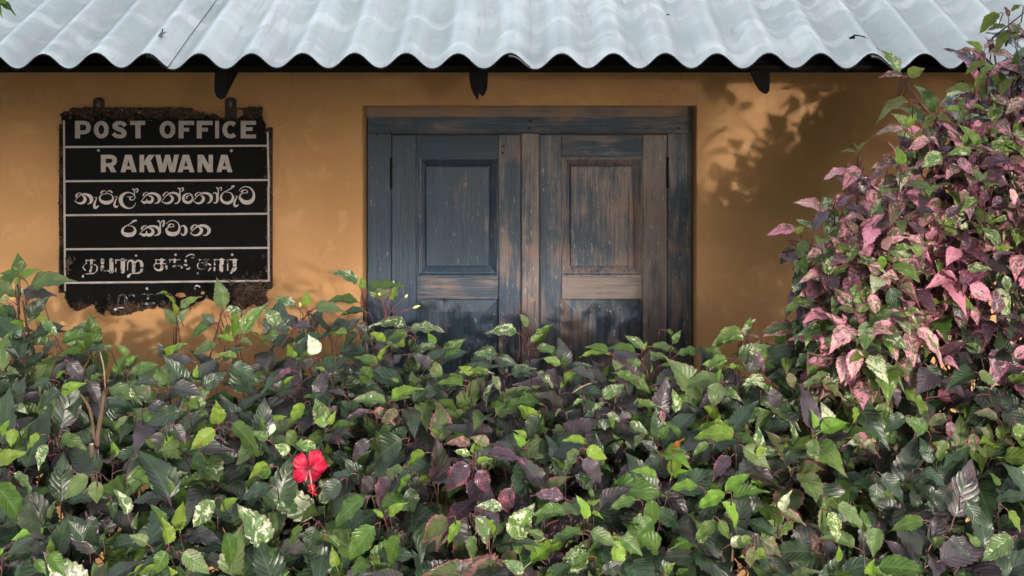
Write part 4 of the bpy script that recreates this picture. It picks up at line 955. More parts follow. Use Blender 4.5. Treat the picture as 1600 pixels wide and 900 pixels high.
# ---- individually placed leaves, read off the photograph: (crop origin, scale, [(base, tip, width ratio, type)])
HERO = [
 (0, 380, 3.462, .03, [(100,160,100,60,1.0,'L'),(100,180,0,150,.5,'G'),(110,190,185,125,.5,'Y'),(85,230,100,160,.45,'Y'),(160,235,375,150,.42,'L'),(130,285,290,240,.4,'P'),(150,400,240,290,.6,'D'),(60,260,-20,190,.6,'L'),(50,310,-20,290,.5,'V'),(225,430,335,490,.5,'L'),(335,535,490,470,.45,'G'),(235,590,290,520,.5,'P'),(560,570,385,550,.35,'D'),(560,575,605,545,.5,'G'),(690,620,637,535,.5,'V'),(680,655,740,605,.55,'Y'),(715,700,850,635,.48,'G'),(730,760,850,720,.35,'D'),(947,435,900,350,.7,'L'),(955,430,1010,355,.6,'L'),(950,390,945,320,.45,'Y'),(975,350,1055,260,.42,'V'),(940,330,900,265,.3,'Y'),(905,270,845,250,.35,'Y'),(1205,345,1180,190,.62,'L'),(1212,355,1165,300,.5,'Y'),(1215,360,1310,340,.4,'L'),(1140,435,1010,505,.45,'G'),(1150,440,1105,385,.9,'D'),(1270,500,1270,360,.48,'Y'),(1310,490,1410,305,.5,'V'),(1260,530,1170,490,.45,'Y'),(1300,520,1360,535,.5,'L'),(1170,545,1020,575,.5,'L'),(885,610,870,550,.8,'P'),(895,600,935,560,.6,'Y'),(930,590,1000,530,.42,'V'),(850,575,795,580,.4,'G'),(900,640,1035,590,.4,'P'),(590,790,770,840,.45,'L'),(1090,780,1215,690,.6,'D'),(1250,660,1420,750,.55,'D'),(930,780,1120,810,.45,'P'),(370,640,470,750,.6,'P'),(480,750,560,870,.55,'P'),(330,810,430,750,.55,'Y'),(490,740,545,700,.5,'G'),(270,740,150,760,.5,'D'),(325,800,170,890,.5,'D'),(800,890,960,880,.45,'P'),(20,330,-60,380,.6,'G'),(60,520,-20,440,.6,'D'),(100,620,30,560,.5,'D'),(40,480,160,480,.35,'P'),(1280,620,1170,590,.4,'V'),(1240,440,1210,520,.5,'G')]),
 (380, 400, 3.462, .04, [(615,150,505,40,.42,'L'),(645,175,642,112,.75,'Y'),(670,185,860,125,.28,'G'),(620,250,450,195,.35,'G'),(650,300,525,300,.35,'D'),(285,275,160,205,.4,'L'),(345,270,345,200,.85,'Y'),(385,280,540,245,.42,'L'),(185,375,130,270,.75,'L'),(360,380,250,370,.5,'P'),(575,365,380,400,.3,'D'),(430,440,275,465,.35,'D'),(400,530,370,440,.9,'W'),(250,540,250,480,.5,'Y'),(905,400,1085,355,.33,'L'),(885,380,690,335,.35,'L'),(770,460,680,400,.5,'Y'),(730,590,610,530,.5,'G'),(740,570,770,480,.4,'Y'),(690,600,620,705,.75,'G'),(1040,490,870,490,.38,'L'),(1040,475,1000,420,.7,'Y'),(1087,525,1190,445,.62,'G'),(1020,600,920,510,.5,'P'),(890,430,760,430,.5,'L'),(1375,545,1260,500,.5,'L'),(800,780,930,665,.38,'Y'),(770,790,585,755,.42,'L'),(1190,700,1040,670,.38,'G'),(1240,640,1355,620,.4,'L'),(1250,640,1175,590,.6,'Y'),(765,235,720,150,.85,'K'),(720,220,690,195,.6,'V'),(805,240,820,150,.45,'Y'),(200,420,50,450,.4,'L'),(480,370,580,350,.25,'D'),(560,420,440,400,.5,'V'),(620,420,500,490,.5,'D'),(860,540,760,600,.45,'P'),(380,560,300,620,.6,'P'),(260,620,140,640,.4,'U'),(440,620,400,590,.5,'Y'),(330,800,240,900,.6,'Y'),(440,830,380,880,.6,'L'),(700,840,830,900,.5,'K'),(545,750,470,700,.45,'P')]),
 (560, 370, 2.857, .02, [(708,430,567,405,.45,'L'),(755,400,732,340,.5,'L'),(800,470,848,378,.5,'G'),(785,470,830,385,.35,'Y'),(770,470,820,430,.5,'V'),(620,520,530,490,.45,'L'),(380,520,465,450,.6,'G'),(335,480,318,430,.8,'Y'),(620,540,715,565,.6,'D'),(790,500,930,525,.35,'L'),(900,570,830,535,.5,'V'),(680,610,790,575,.45,'L'),(850,620,770,590,.4,'L'),(600,620,650,680,.5,'L'),(520,620,460,590,.5,'L'),(470,640,340,640,.35,'G'),(580,600,500,570,.3,'Y')]),
 (780, 480, 3.333, .03, [(575,245,420,235,.3,'Y'),(570,235,450,185,.42,'G'),(715,240,565,180,.3,'G'),(745,215,660,142,.5,'L'),(750,220,765,180,.6,'Y'),(795,205,970,215,.33,'L'),(905,185,935,125,.6,'G'),(935,245,1080,200,.35,'G'),(1150,255,1070,205,.85,'G'),(755,280,900,225,.4,'L'),(740,300,665,265,.6,'G'),(640,350,590,265,.6,'L'),(700,370,600,325,.55,'G'),(680,365,800,430,.55,'G'),(845,305,915,290,.35,'Y'),(375,330,555,375,.35,'D'),(410,340,290,385,.35,'Y'),(540,470,645,395,.6,'L'),(200,340,300,400,.4,'L'),(60,350,200,310,.45,'D'),(1280,165,1080,170,.32,'V'),(1290,140,1297,52,.5,'V'),(1285,160,1370,130,.25,'K'),(1195,305,1055,280,.45,'V'),(1200,310,1245,300,.7,'Y'),(1245,270,1400,180,.6,'L'),(1150,390,935,350,.45,'L'),(1150,395,1095,525,.85,'L'),(1220,655,1025,605,.42,'Y'),(920,545,915,430,.45,'V'),(680,600,785,650,.55,'L'),(455,715,345,662,.3,'Y'),(455,740,568,785,.65,'Y'),(420,750,308,845,.55,'L'),(440,790,560,900,.6,'P'),(640,540,680,640,.7,'P'),(560,560,660,590,.5,'L'),(690,520,850,500,.33,'V'),(1330,240,1400,330,.5,'U'),(1380,370,1260,400,.5,'V'),(210,500,5,465,.3,'G'),(195,560,140,690,.6,'P'),(130,720,80,660,.6,'Y'),(430,480,380,500,.5,'V'),(850,555,850,600,.8,'K'),(540,500,470,530,.45,'V'),(870,120,930,150,.4,'G')]),
 (780, 640, 3.462, .10, [(1270,140,1062,85,.48,'Y'),(470,215,592,262,.7,'Y'),(465,180,358,142,.35,'Y'),(430,220,320,325,.5,'L'),(450,270,590,400,.55,'P'),(850,365,758,288,.35,'Y'),(1075,415,908,395,.4,'Y'),(1220,455,1050,525,.55,'Y'),(1225,440,1340,330,.5,'Y'),(1205,500,1342,655,.42,'Y'),(830,488,818,645,.72,'G'),(735,490,592,520,.48,'G'),(475,590,465,478,.45,'Y'),(495,560,555,555,.25,'Y'),(440,555,245,490,.4,'L'),(350,560,190,530,.45,'G'),(450,670,255,655,.35,'G'),(490,660,655,735,.55,'L'),(655,690,785,785,.6,'G'),(1130,185,1045,225,.55,'G'),(1255,255,1135,378,.55,'U'),(1180,610,1042,700,.55,'G'),(1190,600,1255,705,.6,'G'),(1380,750,1345,845,.7,'K'),(1250,730,1362,690,.6,'V'),(70,690,165,525,.72,'V'),(350,480,180,425,.5,'U'),(850,220,775,160,.55,'D'),(480,800,370,850,.55,'G'),(900,880,935,825,.5,'Y'),(930,220,1030,215,.25,'Y'),(1260,480,1450,420,.45,'G'),(1400,200,1454,300,.6,'Y'),(1330,200,1454,270,.5,'L'),(830,590,740,680,.7,'G'),(940,240,960,150,.2,'R'),(560,880,660,820,.6,'D'),(130,880,30,810,.6,'L'),(240,690,150,650,.6,'G')]),
 (0, 620, 3.214, .10, [(70,160,45,250,.9,'Y'),(200,195,88,255,.5,'Y'),(-30,330,105,265,.55,'Y'),(445,400,300,518,.58,'L'),(490,420,478,550,.7,'L'),(310,200,432,240,.55,'G'),(240,240,170,370,.5,'L'),(150,530,150,800,.5,'P'),(-30,440,165,620,.5,'G'),(70,385,187,457,.4,'L'),(1095,135,1090,30,.75,'Y'),(1080,165,945,268,.6,'Y'),(1165,135,1342,268,.45,'G'),(1350,350,1222,395,.5,'Y'),(1075,520,955,665,.62,'L'),(1130,680,1215,868,.5,'G'),(845,740,840,608,.5,'Y'),(835,775,765,900,.75,'G'),(915,785,1065,880,.62,'L'),(905,70,708,125,.6,'D'),(1350,450,1187,505,.5,'D'),(1110,565,1178,500,.45,'Y'),(180,820,235,885,.65,'G'),(245,785,330,895,.6,'G'),(740,740,660,690,.65,'L'),(810,175,780,292,.7,'P'),(870,140,942,235,.55,'P'),(640,100,560,150,.5,'L'),(640,590,600,450,.5,'L'),(1000,270,985,450,.5,'D'),(820,660,800,520,.4,'G'),(420,720,350,620,.6,'D'),(440,600,500,720,.6,'D'),(660,390,780,440,.4,'G'),(560,520,590,620,.55,'D')]),
 (400, 630, 3.333, .11, [(562,495,347,625,.5,'G'),(615,640,458,825,.6,'G'),(740,690,650,875,.55,'G'),(490,370,290,445,.35,'D'),(440,405,320,520,.7,'P'),(880,262,753,325,.45,'Y'),(805,375,705,460,.38,'Y'),(765,335,608,400,.42,'L'),(700,390,598,545,.5,'U'),(800,440,825,600,.6,'D'),(760,190,575,305,.72,'D'),(590,195,475,295,.6,'P'),(240,640,138,738,.48,'G'),(310,640,255,795,.6,'D'),(380,690,440,745,.6,'G'),(1065,615,968,725,.5,'Y'),(1000,600,845,730,.6,'K'),(1140,690,1095,840,.55,'L'),(1280,550,1150,525,.5,'V'),(1110,320,958,455,.65,'U'),(1150,350,1230,485,.6,'U'),(1330,440,1280,605,.6,'U'),(1115,215,1000,175,.5,'K'),(1215,210,1125,170,.6,'K'),(1115,270,1030,240,.55,'V'),(1130,262,1135,200,.45,'Y'),(1150,310,1228,280,.5,'Y'),(1210,260,1400,245,.3,'U'),(1170,560,1120,665,.55,'U'),(200,140,160,225,.9,'G'),(60,190,-20,140,.6,'G'),(660,595,618,540,.5,'Y'),(690,580,745,515,.5,'Y'),(600,380,540,490,.7,'P'),(310,240,200,190,.6,'V'),(170,260,115,215,.8,'V'),(75,340,0,400,.8,'G'),(100,110,60,170,.6,'W'),(740,40,640,90,.6,'K'),(590,50,460,65,.25,'U'),(1140,590,1270,740,.5,'L'),(1060,890,1080,820,.6,'P')]),
 (1150, 560, 2.647, .08, [(665,25,660,118,.9,'G'),(790,30,860,130,.6,'D'),(350,95,465,158,.45,'K'),(480,330,628,378,.45,'K'),(560,350,450,328,.4,'V'),(490,200,505,275,.45,'Y'),(600,480,722,590,.55,'D'),(580,515,585,625,.75,'D'),(775,670,632,685,.55,'G'),(880,530,825,650,.65,'D'),(950,590,1020,700,.65,'D'),(1142,740,1010,835,.6,'L'),(1125,630,1200,710,.45,'Y'),(985,310,985,397,.65,'K'),(870,240,790,265,.6,'K'),(190,635,220,548,.55,'V'),(420,605,552,690,.5,'L'),(380,640,460,768,.5,'V'),(195,640,295,680,.45,'K'),(62,775,45,858,.8,'K'),(110,750,195,818,.6,'K'),(60,740,-5,780,.7,'V'),(30,365,150,455,.6,'L'),(330,335,305,425,.95,'L'),(555,900,565,838,.6,'Y'),(590,700,560,822,.7,'L'),(700,240,600,300,.6,'D'),(790,300,710,240,.6,'G'),(870,340,830,405,.6,'L'),(1160,270,1190,350,.7,'V'),(1000,60,1090,110,.55,'L'),(1080,250,990,215,.4,'K'),(1010,290,1070,330,.5,'K'),(885,260,890,340,.6,'U'),(130,140,215,215,.7,'P'),(650,120,690,210,.5,'P'),(215,60,250,135,.6,'K'),(40,90,130,110,.35,'V'),(300,70,350,5,.5,'Y'),(880,745,1000,830,.5,'D'),(770,460,900,520,.4,'D'),(1190,570,1060,560,.5,'D'),(380,580,430,625,.6,'Y')]),
 (1080, 150, 2.0, .05, [(325,420,245,405,.4,'K'),(328,428,352,405,.8,'Y'),(450,485,370,515,.45,'L'),(365,455,320,500,.6,'L'),(325,480,268,525,.6,'P'),(330,510,322,560,.55,'L'),(355,500,350,570,.5,'G'),(490,235,408,250,.3,'K'),(525,225,470,285,.6,'K'),(655,215,652,160,.6,'Y'),(745,135,680,155,.5,'K'),(875,175,812,160,.45,'V'),(935,162,1000,132,.33,'V'),(560,290,575,358,.65,'K'),(690,465,738,508,.6,'V'),(725,455,670,432,.5,'K'),(620,455,662,430,.5,'K'),(545,703,550,805,.65,'L'),(600,757,643,803,.5,'Y'),(660,680,735,745,.45,'V'),(560,620,592,692,.6,'K'),(590,500,612,555,.6,'Y'),(450,475,530,460,.3,'Y'),(865,545,945,520,.45,'V'),(955,482,1002,462,.4,'Y'),(725,645,790,627,.3,'Y'),(430,360,360,415,.45,'U'),(500,400,455,440,.6,'K'),(850,290,860,358,.55,'K'),(1000,290,1020,340,.5,'K'),(930,300,890,350,.5,'U'),(870,590,965,640,.6,'K'),(780,540,850,575,.35,'K'),(790,600,820,672,.4,'K'),(520,590,495,650,.5,'V'),(470,620,430,665,.5,'L'),(620,600,660,680,.75,'D'),(720,530,670,580,.6,'V'),(560,520,600,570,.7,'K'),(520,470,480,520,.6,'L'),(440,320,400,350,.5,'L'),(600,230,560,260,.5,'U'),(640,330,600,300,.5,'U'),(780,180,720,220,.7,'V'),(830,200,900,240,.5,'U'),(700,360,770,340,.45,'P'),(800,380,850,330,.5,'U'),(1000,200,900,190,.35,'U'),(1040,10,980,50,.5,'K'),(980,560,1000,620,.6,'L'),(160,740,50,755,.35,'V'),(165,750,190,692,.4,'V'),(110,820,35,830,.45,'V'),(370,680,350,730,.6,'U')]),
 (1200, 0, 3.4625, 0, [(715,390,638,243,.42,'V'),(730,410,600,392,.3,'K'),(755,410,850,362,.75,'O'),(755,540,570,570,.28,'O'),(765,690,685,605,.5,'V'),(760,685,803,605,.6,'Y'),(740,705,593,658,.25,'K'),(792,752,698,712,.38,'V'),(815,750,822,695,.8,'O'),(735,885,715,793,.55,'Y'),(900,620,835,692,.5,'O'),(910,630,1030,640,.35,'O'),(1040,598,1045,520,.35,'Y'),(1080,592,1120,513,.42,'K'),(1040,600,962,578,.4,'V'),(1115,485,968,435,.33,'O'),(1180,340,1058,385,.3,'O'),(1155,275,1098,205,.42,'Y'),(1175,265,1212,198,.4,'K'),(1095,275,1040,262,.5,'K'),(1250,75,1135,175,.5,'O'),(1285,140,1190,132,.3,'O'),(1300,90,1285,30,.5,'K'),(1360,30,1310,55,.5,'O'),(1150,400,1215,330,.4,'V'),(1230,380,1320,300,.35,'K'),(1180,400,1110,470,.55,'O'),(1320,430,1230,490,.4,'O'),(1190,690,1240,660,.6,'K'),(1300,170,1210,260,.5,'O'),(485,830,535,748,.22,'O'),(478,825,403,785,.25,'O'),(482,810,475,765,.3,'O'),(770,800,870,760,.6,'K'),(870,740,930,770,.4,'K'),(1000,800,1100,830,.5,'V'),(1310,740,1200,800,.35,'V'),(1290,560,1380,640,.6,'K'),(1000,740,950,710,.5,'L'),(1080,600,1020,640,.5,'L'),(1290,540,1200,545,.3,'U')]),
]
hr = random.Random(5)
HP = []
for (ox, oy, s, dd, lst) in HERO:
    for (bx, by, tx, ty_, wr, ty) in lst:
        if ty == 'K' and (ox, oy) not in ((1080, 150), (1200, 0)): ty = 'M'
        x0, y0, x1, y1 = ox + bx / s, oy + by / s, ox + tx / s, oy + ty_ / s
        mx, my = (x0 + x1) / 2, (y0 + y1) / 2
        D = surf(mx, max(my, 0)) + dd + hr.uniform(-.02, .03) + (.10 if my > 560 else .03)
        a = P(x0, y0, D); b_ = P(x1, y1, D + hr.uniform(-.005, .03))
        d = b_ - a; L = d.length
        c = min(.97, max(.3, wr / .62)); dn = d.normalized()
        camv = (Vector((0, -CAMD, ZC)) - a).normalized()
        v1 = camv - dn * camv.dot(dn); v1.normalize(); side = dn.cross(v1)
        sg = 1 if side.z > 0 else -1
        nrm = v1 * c + side * sg * math.sqrt(1 - c * c)
        ws = min(1.3, max(.85, wr / .62)) if wr > .5 else .92
        nm = pick(mx, my)
        S[nm].leaves.append((mat_leaf(a, d, nrm, L * 1.05, ws), 0, hr.randrange(NV), ty, 0))
        # petiole to the inside of the shrub
        back = a - dn * .022 + Vector((0, .012, -.012))
        S[nm].tw.tube([back, a - dn * .008, a + dn * .002], [.0016, .0013, .0011], 4, 2)
        S[nm].tw.tube([back + Vector((hr.uniform(-.01, .01), .03, -.05)), back], [.002, .0016], 4, 0)
# hero stems (px polylines)
STEMS = [([(194, 640), (196, 600), (196.5, 568)], .03), ([(274, 560), (276, 505), (277, 488)], .03), ([(318, 600), (332, 542), (347, 487), (350, 475)], .03), ([(585, 550), (571, 501), (565, 452)], .04), ([(568, 500), (570, 475), (574, 456)], .04),
 ([(400, 590), (455, 520), (480, 492), (495, 480)], .04), ([(365, 560), (372, 520), (380, 480)], .04), ([(805, 590), (822, 535), (829, 512)], .02), ([(800, 590), (812, 550), (810, 520)], .02), ([(684, 600), (688, 570), (680, 540)], .03),
 ([(990, 620), (999, 575), (1003, 545)], .03), ([(965, 590), (955, 560), (953, 545)], .03), ([(1150, 640), (1155, 580), (1145, 560)], .03), ([(1235, 580), (1190, 560), (1164, 530)], .04), ([(1466, 197), (1443, 168), (1422, 139), (1408, 116)], .0), ([(1440, 165), (1428, 158), (1418, 156)], .0),
 ([(1340, 300), (1341, 260), (1339, 238)], .0), ([(30, 470), (28, 440), (28, 426)], .03), ([(150, 640), (150, 560), (153, 540)], .03), ([(60, 600), (40, 500), (35, 470)], .03), ([(140, 600), (96, 545), (70, 480)], .03),
 ([(1230, 375), (1260, 380), (1300, 400)], .05), ([(1560, 260), (1580, 200), (1590, 140), (1598, 90)], -.02), ([(1410, 260), (1408, 230)], .04), ([(1550, 60), (1600, 20)], 0), ([(905, 670), (915, 600), (918, 590)], .05)]
for pl_, dd in STEMS:
    mx, my = pl_[-1]; nm = pick(mx, my); s = S[nm]
    pts = [P(x, y, surf(mx, max(my, 0)) + dd - .03 * (1 - i / max(1, len(pl_) - 1))) for i, (x, y) in enumerate(pl_)]
    pts = [Vector(p) for p in catmull([tuple(p) for p in pts], 3)] if len(pts) > 2 else pts
    n = len(pts); s.tw.tube(pts, [.0030 - .0014 * i / (n - 1) for i in range(n)], 6, 0)
    connect(s, pts[0], .003)

# thick pruned stem on the left, dead sticks
def hero_branch(nm, pl_, d, r0, r1, mat, name='branch', label=None, cutend=False):   # one woody branch of a shrub
    pts = [P(x, y, d) for x, y in pl_]; pts = [Vector(p) for p in catmull([tuple(p) for p in pts], 4)]
    for i, p in enumerate(pts): p.y += .006 * noise.noise(p * 9)
    n = len(pts); q = MB(); q.tube(pts, [r0 + (r1 - r0) * i / (n - 1) for i in range(n)], 8)
    o = q.build(name, mat, S[nm].root, smooth=True)
    if label: o['label'] = label
    if cutend:
        q = MB(); t = (pts[-1] - pts[-2]).normalized(); q.tube([pts[-1] + t * .0002, pts[-1] + t * .0015], r1 * .93, 10); q.build('cut_end', M['cut'], o)
hero_branch('A', [(142, 960), (140, 800), (148, 750), (152, 690), (158, 645), (163, 612)], 1.34, .011, .006, M['bark'])
hero_branch('A', [(150, 770), (145, 735), (144, 710), (143, 694)], 1.40, .009, .007, M['bark'], cutend=True)
hero_branch('A', [(150, 700), (140, 640), (125, 615)], 1.33, .006, .003, M['bark'])
hero_branch('A', [(166, 640), (163, 580), (156, 550)], 1.2, .003, .002, M['drystick'], 'dead_stick')
hero_branch('E', [(895, 613), (912, 602), (933, 596)], 1.32, .0022, .0015, M['drystick'], 'dead_stick')
for x0, y0, x1, y1 in ((1078, 880, 1080, 838), (1088, 880, 1089, 838), (1140, 905, 1145, 850)):
    hero_branch('F', [(x0, y0), ((x0 + x1) / 2 + 1, (y0 + y1) / 2), (x1, y1)], 1.62, .0035, .003, M['bark'], 'dead_stick')
for pl_ in ([(1470, 960), (1450, 800), (1415, 740), (1385, 700)], [(1440, 960), (1432, 820), (1440, 740), (1450, 690)], [(1510, 960), (1500, 840), (1520, 760)]):
    hero_branch('G', pl_, 1.2, .012, .006, M['bark'])

# build shrubs: the leaves that show largest as parts, the rest as one part
hide = {}
for nm, s in S.items():
    def rank(l):
        m_ = l[0]; c = m_.translation; onscreen = -.3 < (c.x) / 2.3 + .4 < 1.2
        k = F / (CAMD + c.y); px = 830 + c.x * k; py = -50 + (ZC - c.z) * k
        out = 0 if (-15 < px < 1615 and -15 < py < 915) else 5
        return l[4] + out - (-c.y) * .6 - m_.col[1].length * 1.5
    s.leaves.sort(key=rank)
    for (m_, kind, vi, ty, lay_) in s.leaves[:298]:
        o = bpy.data.objects.new('leaf', get_leaf(kind, vi, ty)); C.objects.link(o); o.parent = s.root
        o.matrix_parent_inverse = Matrix.Translation(-s.root.location); o.matrix_basis = m_
    rest = s.leaves[298:]
    if rest:
        Vs, Fs_, Us, Ms, Rn = [], [], [], [], []; off = 0
        off_v = np.array(s.root.location)
        for (m_, kind, vi, ty, lay_) in rest:
            V, U_, Fc, Mi = (LA if kind else LB)[vi]
            A = np.array(m_); W_ = V @ A[:3, :3].T + A[:3, 3] - off_v
            Vs.append(W_); Fs_.append(Fc + off); Us.append(U_[Fc.reshape(-1)]); off += len(V)
            Ms.append(np.where(Mi == 0, TYPES.index(ty), len(TYPES))); Rn.append(np.full(len(V), rz.random()))
        V = np.concatenate(Vs); Fc = np.concatenate(Fs_)
        me = bpy.data.meshes.new('foliage')
        me.vertices.add(len(V)); me.vertices.foreach_set('co', V.reshape(-1))
        me.loops.add(Fc.size); me.loops.foreach_set('vertex_index', Fc.reshape(-1))
        me.polygons.add(len(Fc)); me.polygons.foreach_set('loop_start', np.arange(len(Fc)) * 4); me.polygons.foreach_set('loop_total', np.full(len(Fc), 4))
        me.update(calc_edges=True)
        uvl = me.uv_layers.new(name='UVMap'); uvl.data.foreach_set('uv', np.concatenate(Us).reshape(-1))
        at = me.attributes.new('rnd', 'FLOAT', 'POINT'); at.data.foreach_set('value', np.concatenate(Rn))
        for t in TYPES: me.materials.append(LM[t])
        me.materials.append(M['pinktwig'])
        me.polygons.foreach_set('material_index', np.concatenate(Ms).astype(np.int32)); me.polygons.foreach_set('use_smooth', np.ones(len(Fc), dtype=bool))
        me.update()
        o = bpy.data.objects.new('foliage', me); C.objects.link(o); o.parent = s.root; o['kind'] = 'stuff'
    o = s.tw.build('twigs', [M['twig'], M['bark'], M['pinktwig']], s.root, smooth=True); o['kind'] = 'stuff'

# ------------------------------------------------------------------ red flower
pm = NM('red_petal'); uv = pm.n('UVMap'); sp_ = pm.n('SeparateXYZ'); pm.l(uv.outputs[0], sp_.inputs[0])
st = pm.n('CombineXYZ'); pm.l(pm.math('MULTIPLY', sp_.outputs[0], 16.), st.inputs[0]); pm.l(pm.math('MULTIPLY', sp_.outputs[1], 1.2), st.inputs[1])
ns = pm.noise(st.outputs[0], 1.5, 3)
c = pm.mix(pm.ramp(sp_.outputs[1], .08, .5), (.06, .0, .008), (.52, .008, .050))
c = pm.mix(pm.ramp(ns, .45, .62, 0, .6), c, (.62, .030, .085))
pm.col(c); pm.rough(.5); pm.bump(ns, .5, .003)
t = pm.n('BsdfTranslucent'); t.inputs[0].default_value = (.9, .03, .07, 1); mx = pm.n('MixShader'); mx.inputs[0].default_value = .25
pm.l(pm.p.outputs[0], mx.inputs[1]); pm.l(t.outputs[0], mx.inputs[2]); pm.l(mx.outputs[0], pm.out.inputs[0])
fc = P(483, 733, surf(483, 733) + .20)
fl = empty('flower', fc); fl.parent = S['C'].root; fl.location = fc - S['C'].root.location; fl['label'] = 'open bright red hibiscus flower'
fdir = Vector((.12, -1, .10)).normalized()
fx = fdir.cross(Vector((0, 0, 1))).normalized() * -1; fy = fdir.cross(fx).normalized()
if fy.z < 0: fy = -fy
def petal(ang, Lp, wd, back, seed):
    q = MB(); uvs = []
    n1, n2 = 14, 18
    ca, sa = math.cos(R(ang)), math.sin(R(ang)); u = fx * ca + fy * sa; v_ = -fx * sa + fy * ca
    vs = []
    for i in range(n1 + 1):
        t = i / n1
        wdt = wd * (.12 + .88 * math.sin(min(1, t * 1.0) * math.pi * .62) ** 1.5) * (1 if t < .85 else 1 - (t - .85) ** 1.3 * 5.0)
        for j in range(n2 + 1):
            s_ = j / n2 * 2 - 1
            tt = t * (1 - .13 * s_ * s_ * t) * (1 + .035 * t * math.sin(s_ * 17 + seed) + .02 * t * math.sin(s_ * 31 + seed))
            z = .030 * (1 - t) ** 0 * math.sin(t * 1.5) * .6 - back * t * t * .05 + .007 * t * math.sin(s_ * 5 + seed) + .0085 * t * t * t * math.sin(s_ * 15 + seed * 2) + .004 * t * math.sin(s_ * 27 + t * 6 + seed) + .003 * (seed % 3) - .006 * abs(s_)
            vs.append(fc + u * (tt * Lp + .002 * t * math.sin(s_ * 13 + seed)) + v_ * (s_ * wdt * (1 + .05 * math.sin(t * 19 + seed * s_ * 3))) + fdir * (z - .012 + .004 * s_))
            uvs.append((j / n2, t))
    fs = [(i * (n2 + 1) + j, i * (n2 + 1) + j + 1, (i + 1) * (n2 + 1) + j + 1, (i + 1) * (n2 + 1) + j) for i in range(n1) for j in range(n2)]
    q.add(vs, fs); me = q.mesh('petal', True); ul = me.uv_layers.new(name='UVMap')
    ul.data.foreach_set('uv', [c_ for p in me.polygons for li in p.vertices for c_ in uvs[li]])
    link('petal', me, pm.mat, fl)
for (ang, Lp, wd, back, sd_) in ((140, .051, .0215, .2, 1), (60, .055, .0225, .2, 2), (-5, .050, .0205, 1.0, 3), (-68, .049, .0205, 1.3, 4), (215, .052, .021, .7, 5)): petal(ang, Lp, wd, back, sd_)
q = MB(); a = fc + fdir * .005; b1 = fc + fdir * .055 + fx * .012 - fy * .045; pts = [a, a.lerp(b1, .5) + fy * .004, b1]
q.tube(pts, [.0028, .002, .0015], 7); q.build('stamen_column', simple('pink_stamen', (.75, .22, .25), .5, .1), fl, smooth=True)
q = MB()
for i in range(46):
    t = rng.uniform(.72, 1.05); p = a.lerp(b1, t); dv_ = Vector((rng.gauss(0, 1), rng.gauss(0, 1), rng.gauss(0, 1))).normalized() * rng.uniform(.006, .013)
    q.tube([p, p + dv_, p + dv_ * 1.25], [.0005, .0007, .0016], 4)
q.build('stigma', simple('red_stigma', (.62, .03, .05), .5, .3), fl)['kind'] = 'stuff'
q = MB(); q.tube([fc - fdir * .012, fc - fdir * .04 - fy * .02, fc - fdir * .09 - fy * .05], [.004, .003, .002], 6); q.build('stalk', M['greentwig'], fl)

# flower buds on pink stalks in front of the left jamb
for (x0, y0, x1, y1, x2, y2, bl) in ((600, 500, 605, 480, 613, 447, .018), (612, 495, 625, 487, 645, 481, .024), (605, 500, 598, 470, 594, 462, .012), (606, 492, 618, 478, 632, 465, .014), (500, 505, 505, 495, 512, 487, .016), (468, 520, 470, 505, 469, 480, .016)):
    D = 1.16; q = MB(); q.tube([P(x0, y0, D), P(x1, y1, D), P(x2, y2, D)], [.0016, .0014, .0013], 5)
    st_ = q.build('bud_stalk', M['pinktwig'], S['C'].root, smooth=True)
    q = MB(); e = P(x2, y2, D); dr = (e - P(x1, y1, D)).normalized()
    q.tube([e, e + dr * bl * .35, e + dr * bl * .75, e + dr * bl], [.002, .0048, .0036, .0006], 7)
    q.build('bud', M['bud'], st_, smooth=True)
# pink bud
q = MB(); e = P(1033, 650, 1.42)
q.tube([e + Vector((0, 0, -.014)), e + Vector((0, 0, -.008)), e, e + Vector((0, 0, .010)), e + Vector((0, 0, .015))], [.003, .011, .014, .009, .002], 9)
o = q.build('bud', simple('pink_bud', (.50, .13, .20), .5, .3, 80), S['E'].root, smooth=True); o['label'] = 'round pink bud'

# overhanging twig in the top left corner
tw = empty('overhanging_twig', P(-60, -40, .9)); props(tw, 'overhanging twig with yellow green leaves in the upper left corner', 'twig')
q = MB(); q.tube([P(-260, -200, .9), P(-120, -90, .9), P(-30, -15, .9), P(2, 5, .9)], [.006, .005, .003, .0015], 6); q.build('stem', M['bark'], tw, smooth=True)
for (x0, y0, x1, y1, ty) in ((-8, 2, 24, 8, 'G'), (-20, -6, 16, -4, 'Y'), (-14, 0, 6, 18, 'Y'), (-60, -40, -30, -70, 'G'), (-90, -60, -120, -30, 'G')):
    a = P(x0, y0, .9); b_ = P(x1, y1, .92)
    o = bpy.data.objects.new('leaf', get_leaf(0, 3, ty)); C.objects.link(o); o.parent = tw
    o.matrix_parent_inverse = Matrix.Translation(-tw.location); o.matrix_basis = mat_leaf(a, b_ - a, Vector((0, -.5, .9)), (b_ - a).length * 1.05, .8)
print('leaves', {k: len(s.leaves) for k, s in S.items()}, 'objects', len(bpy.data.objects))

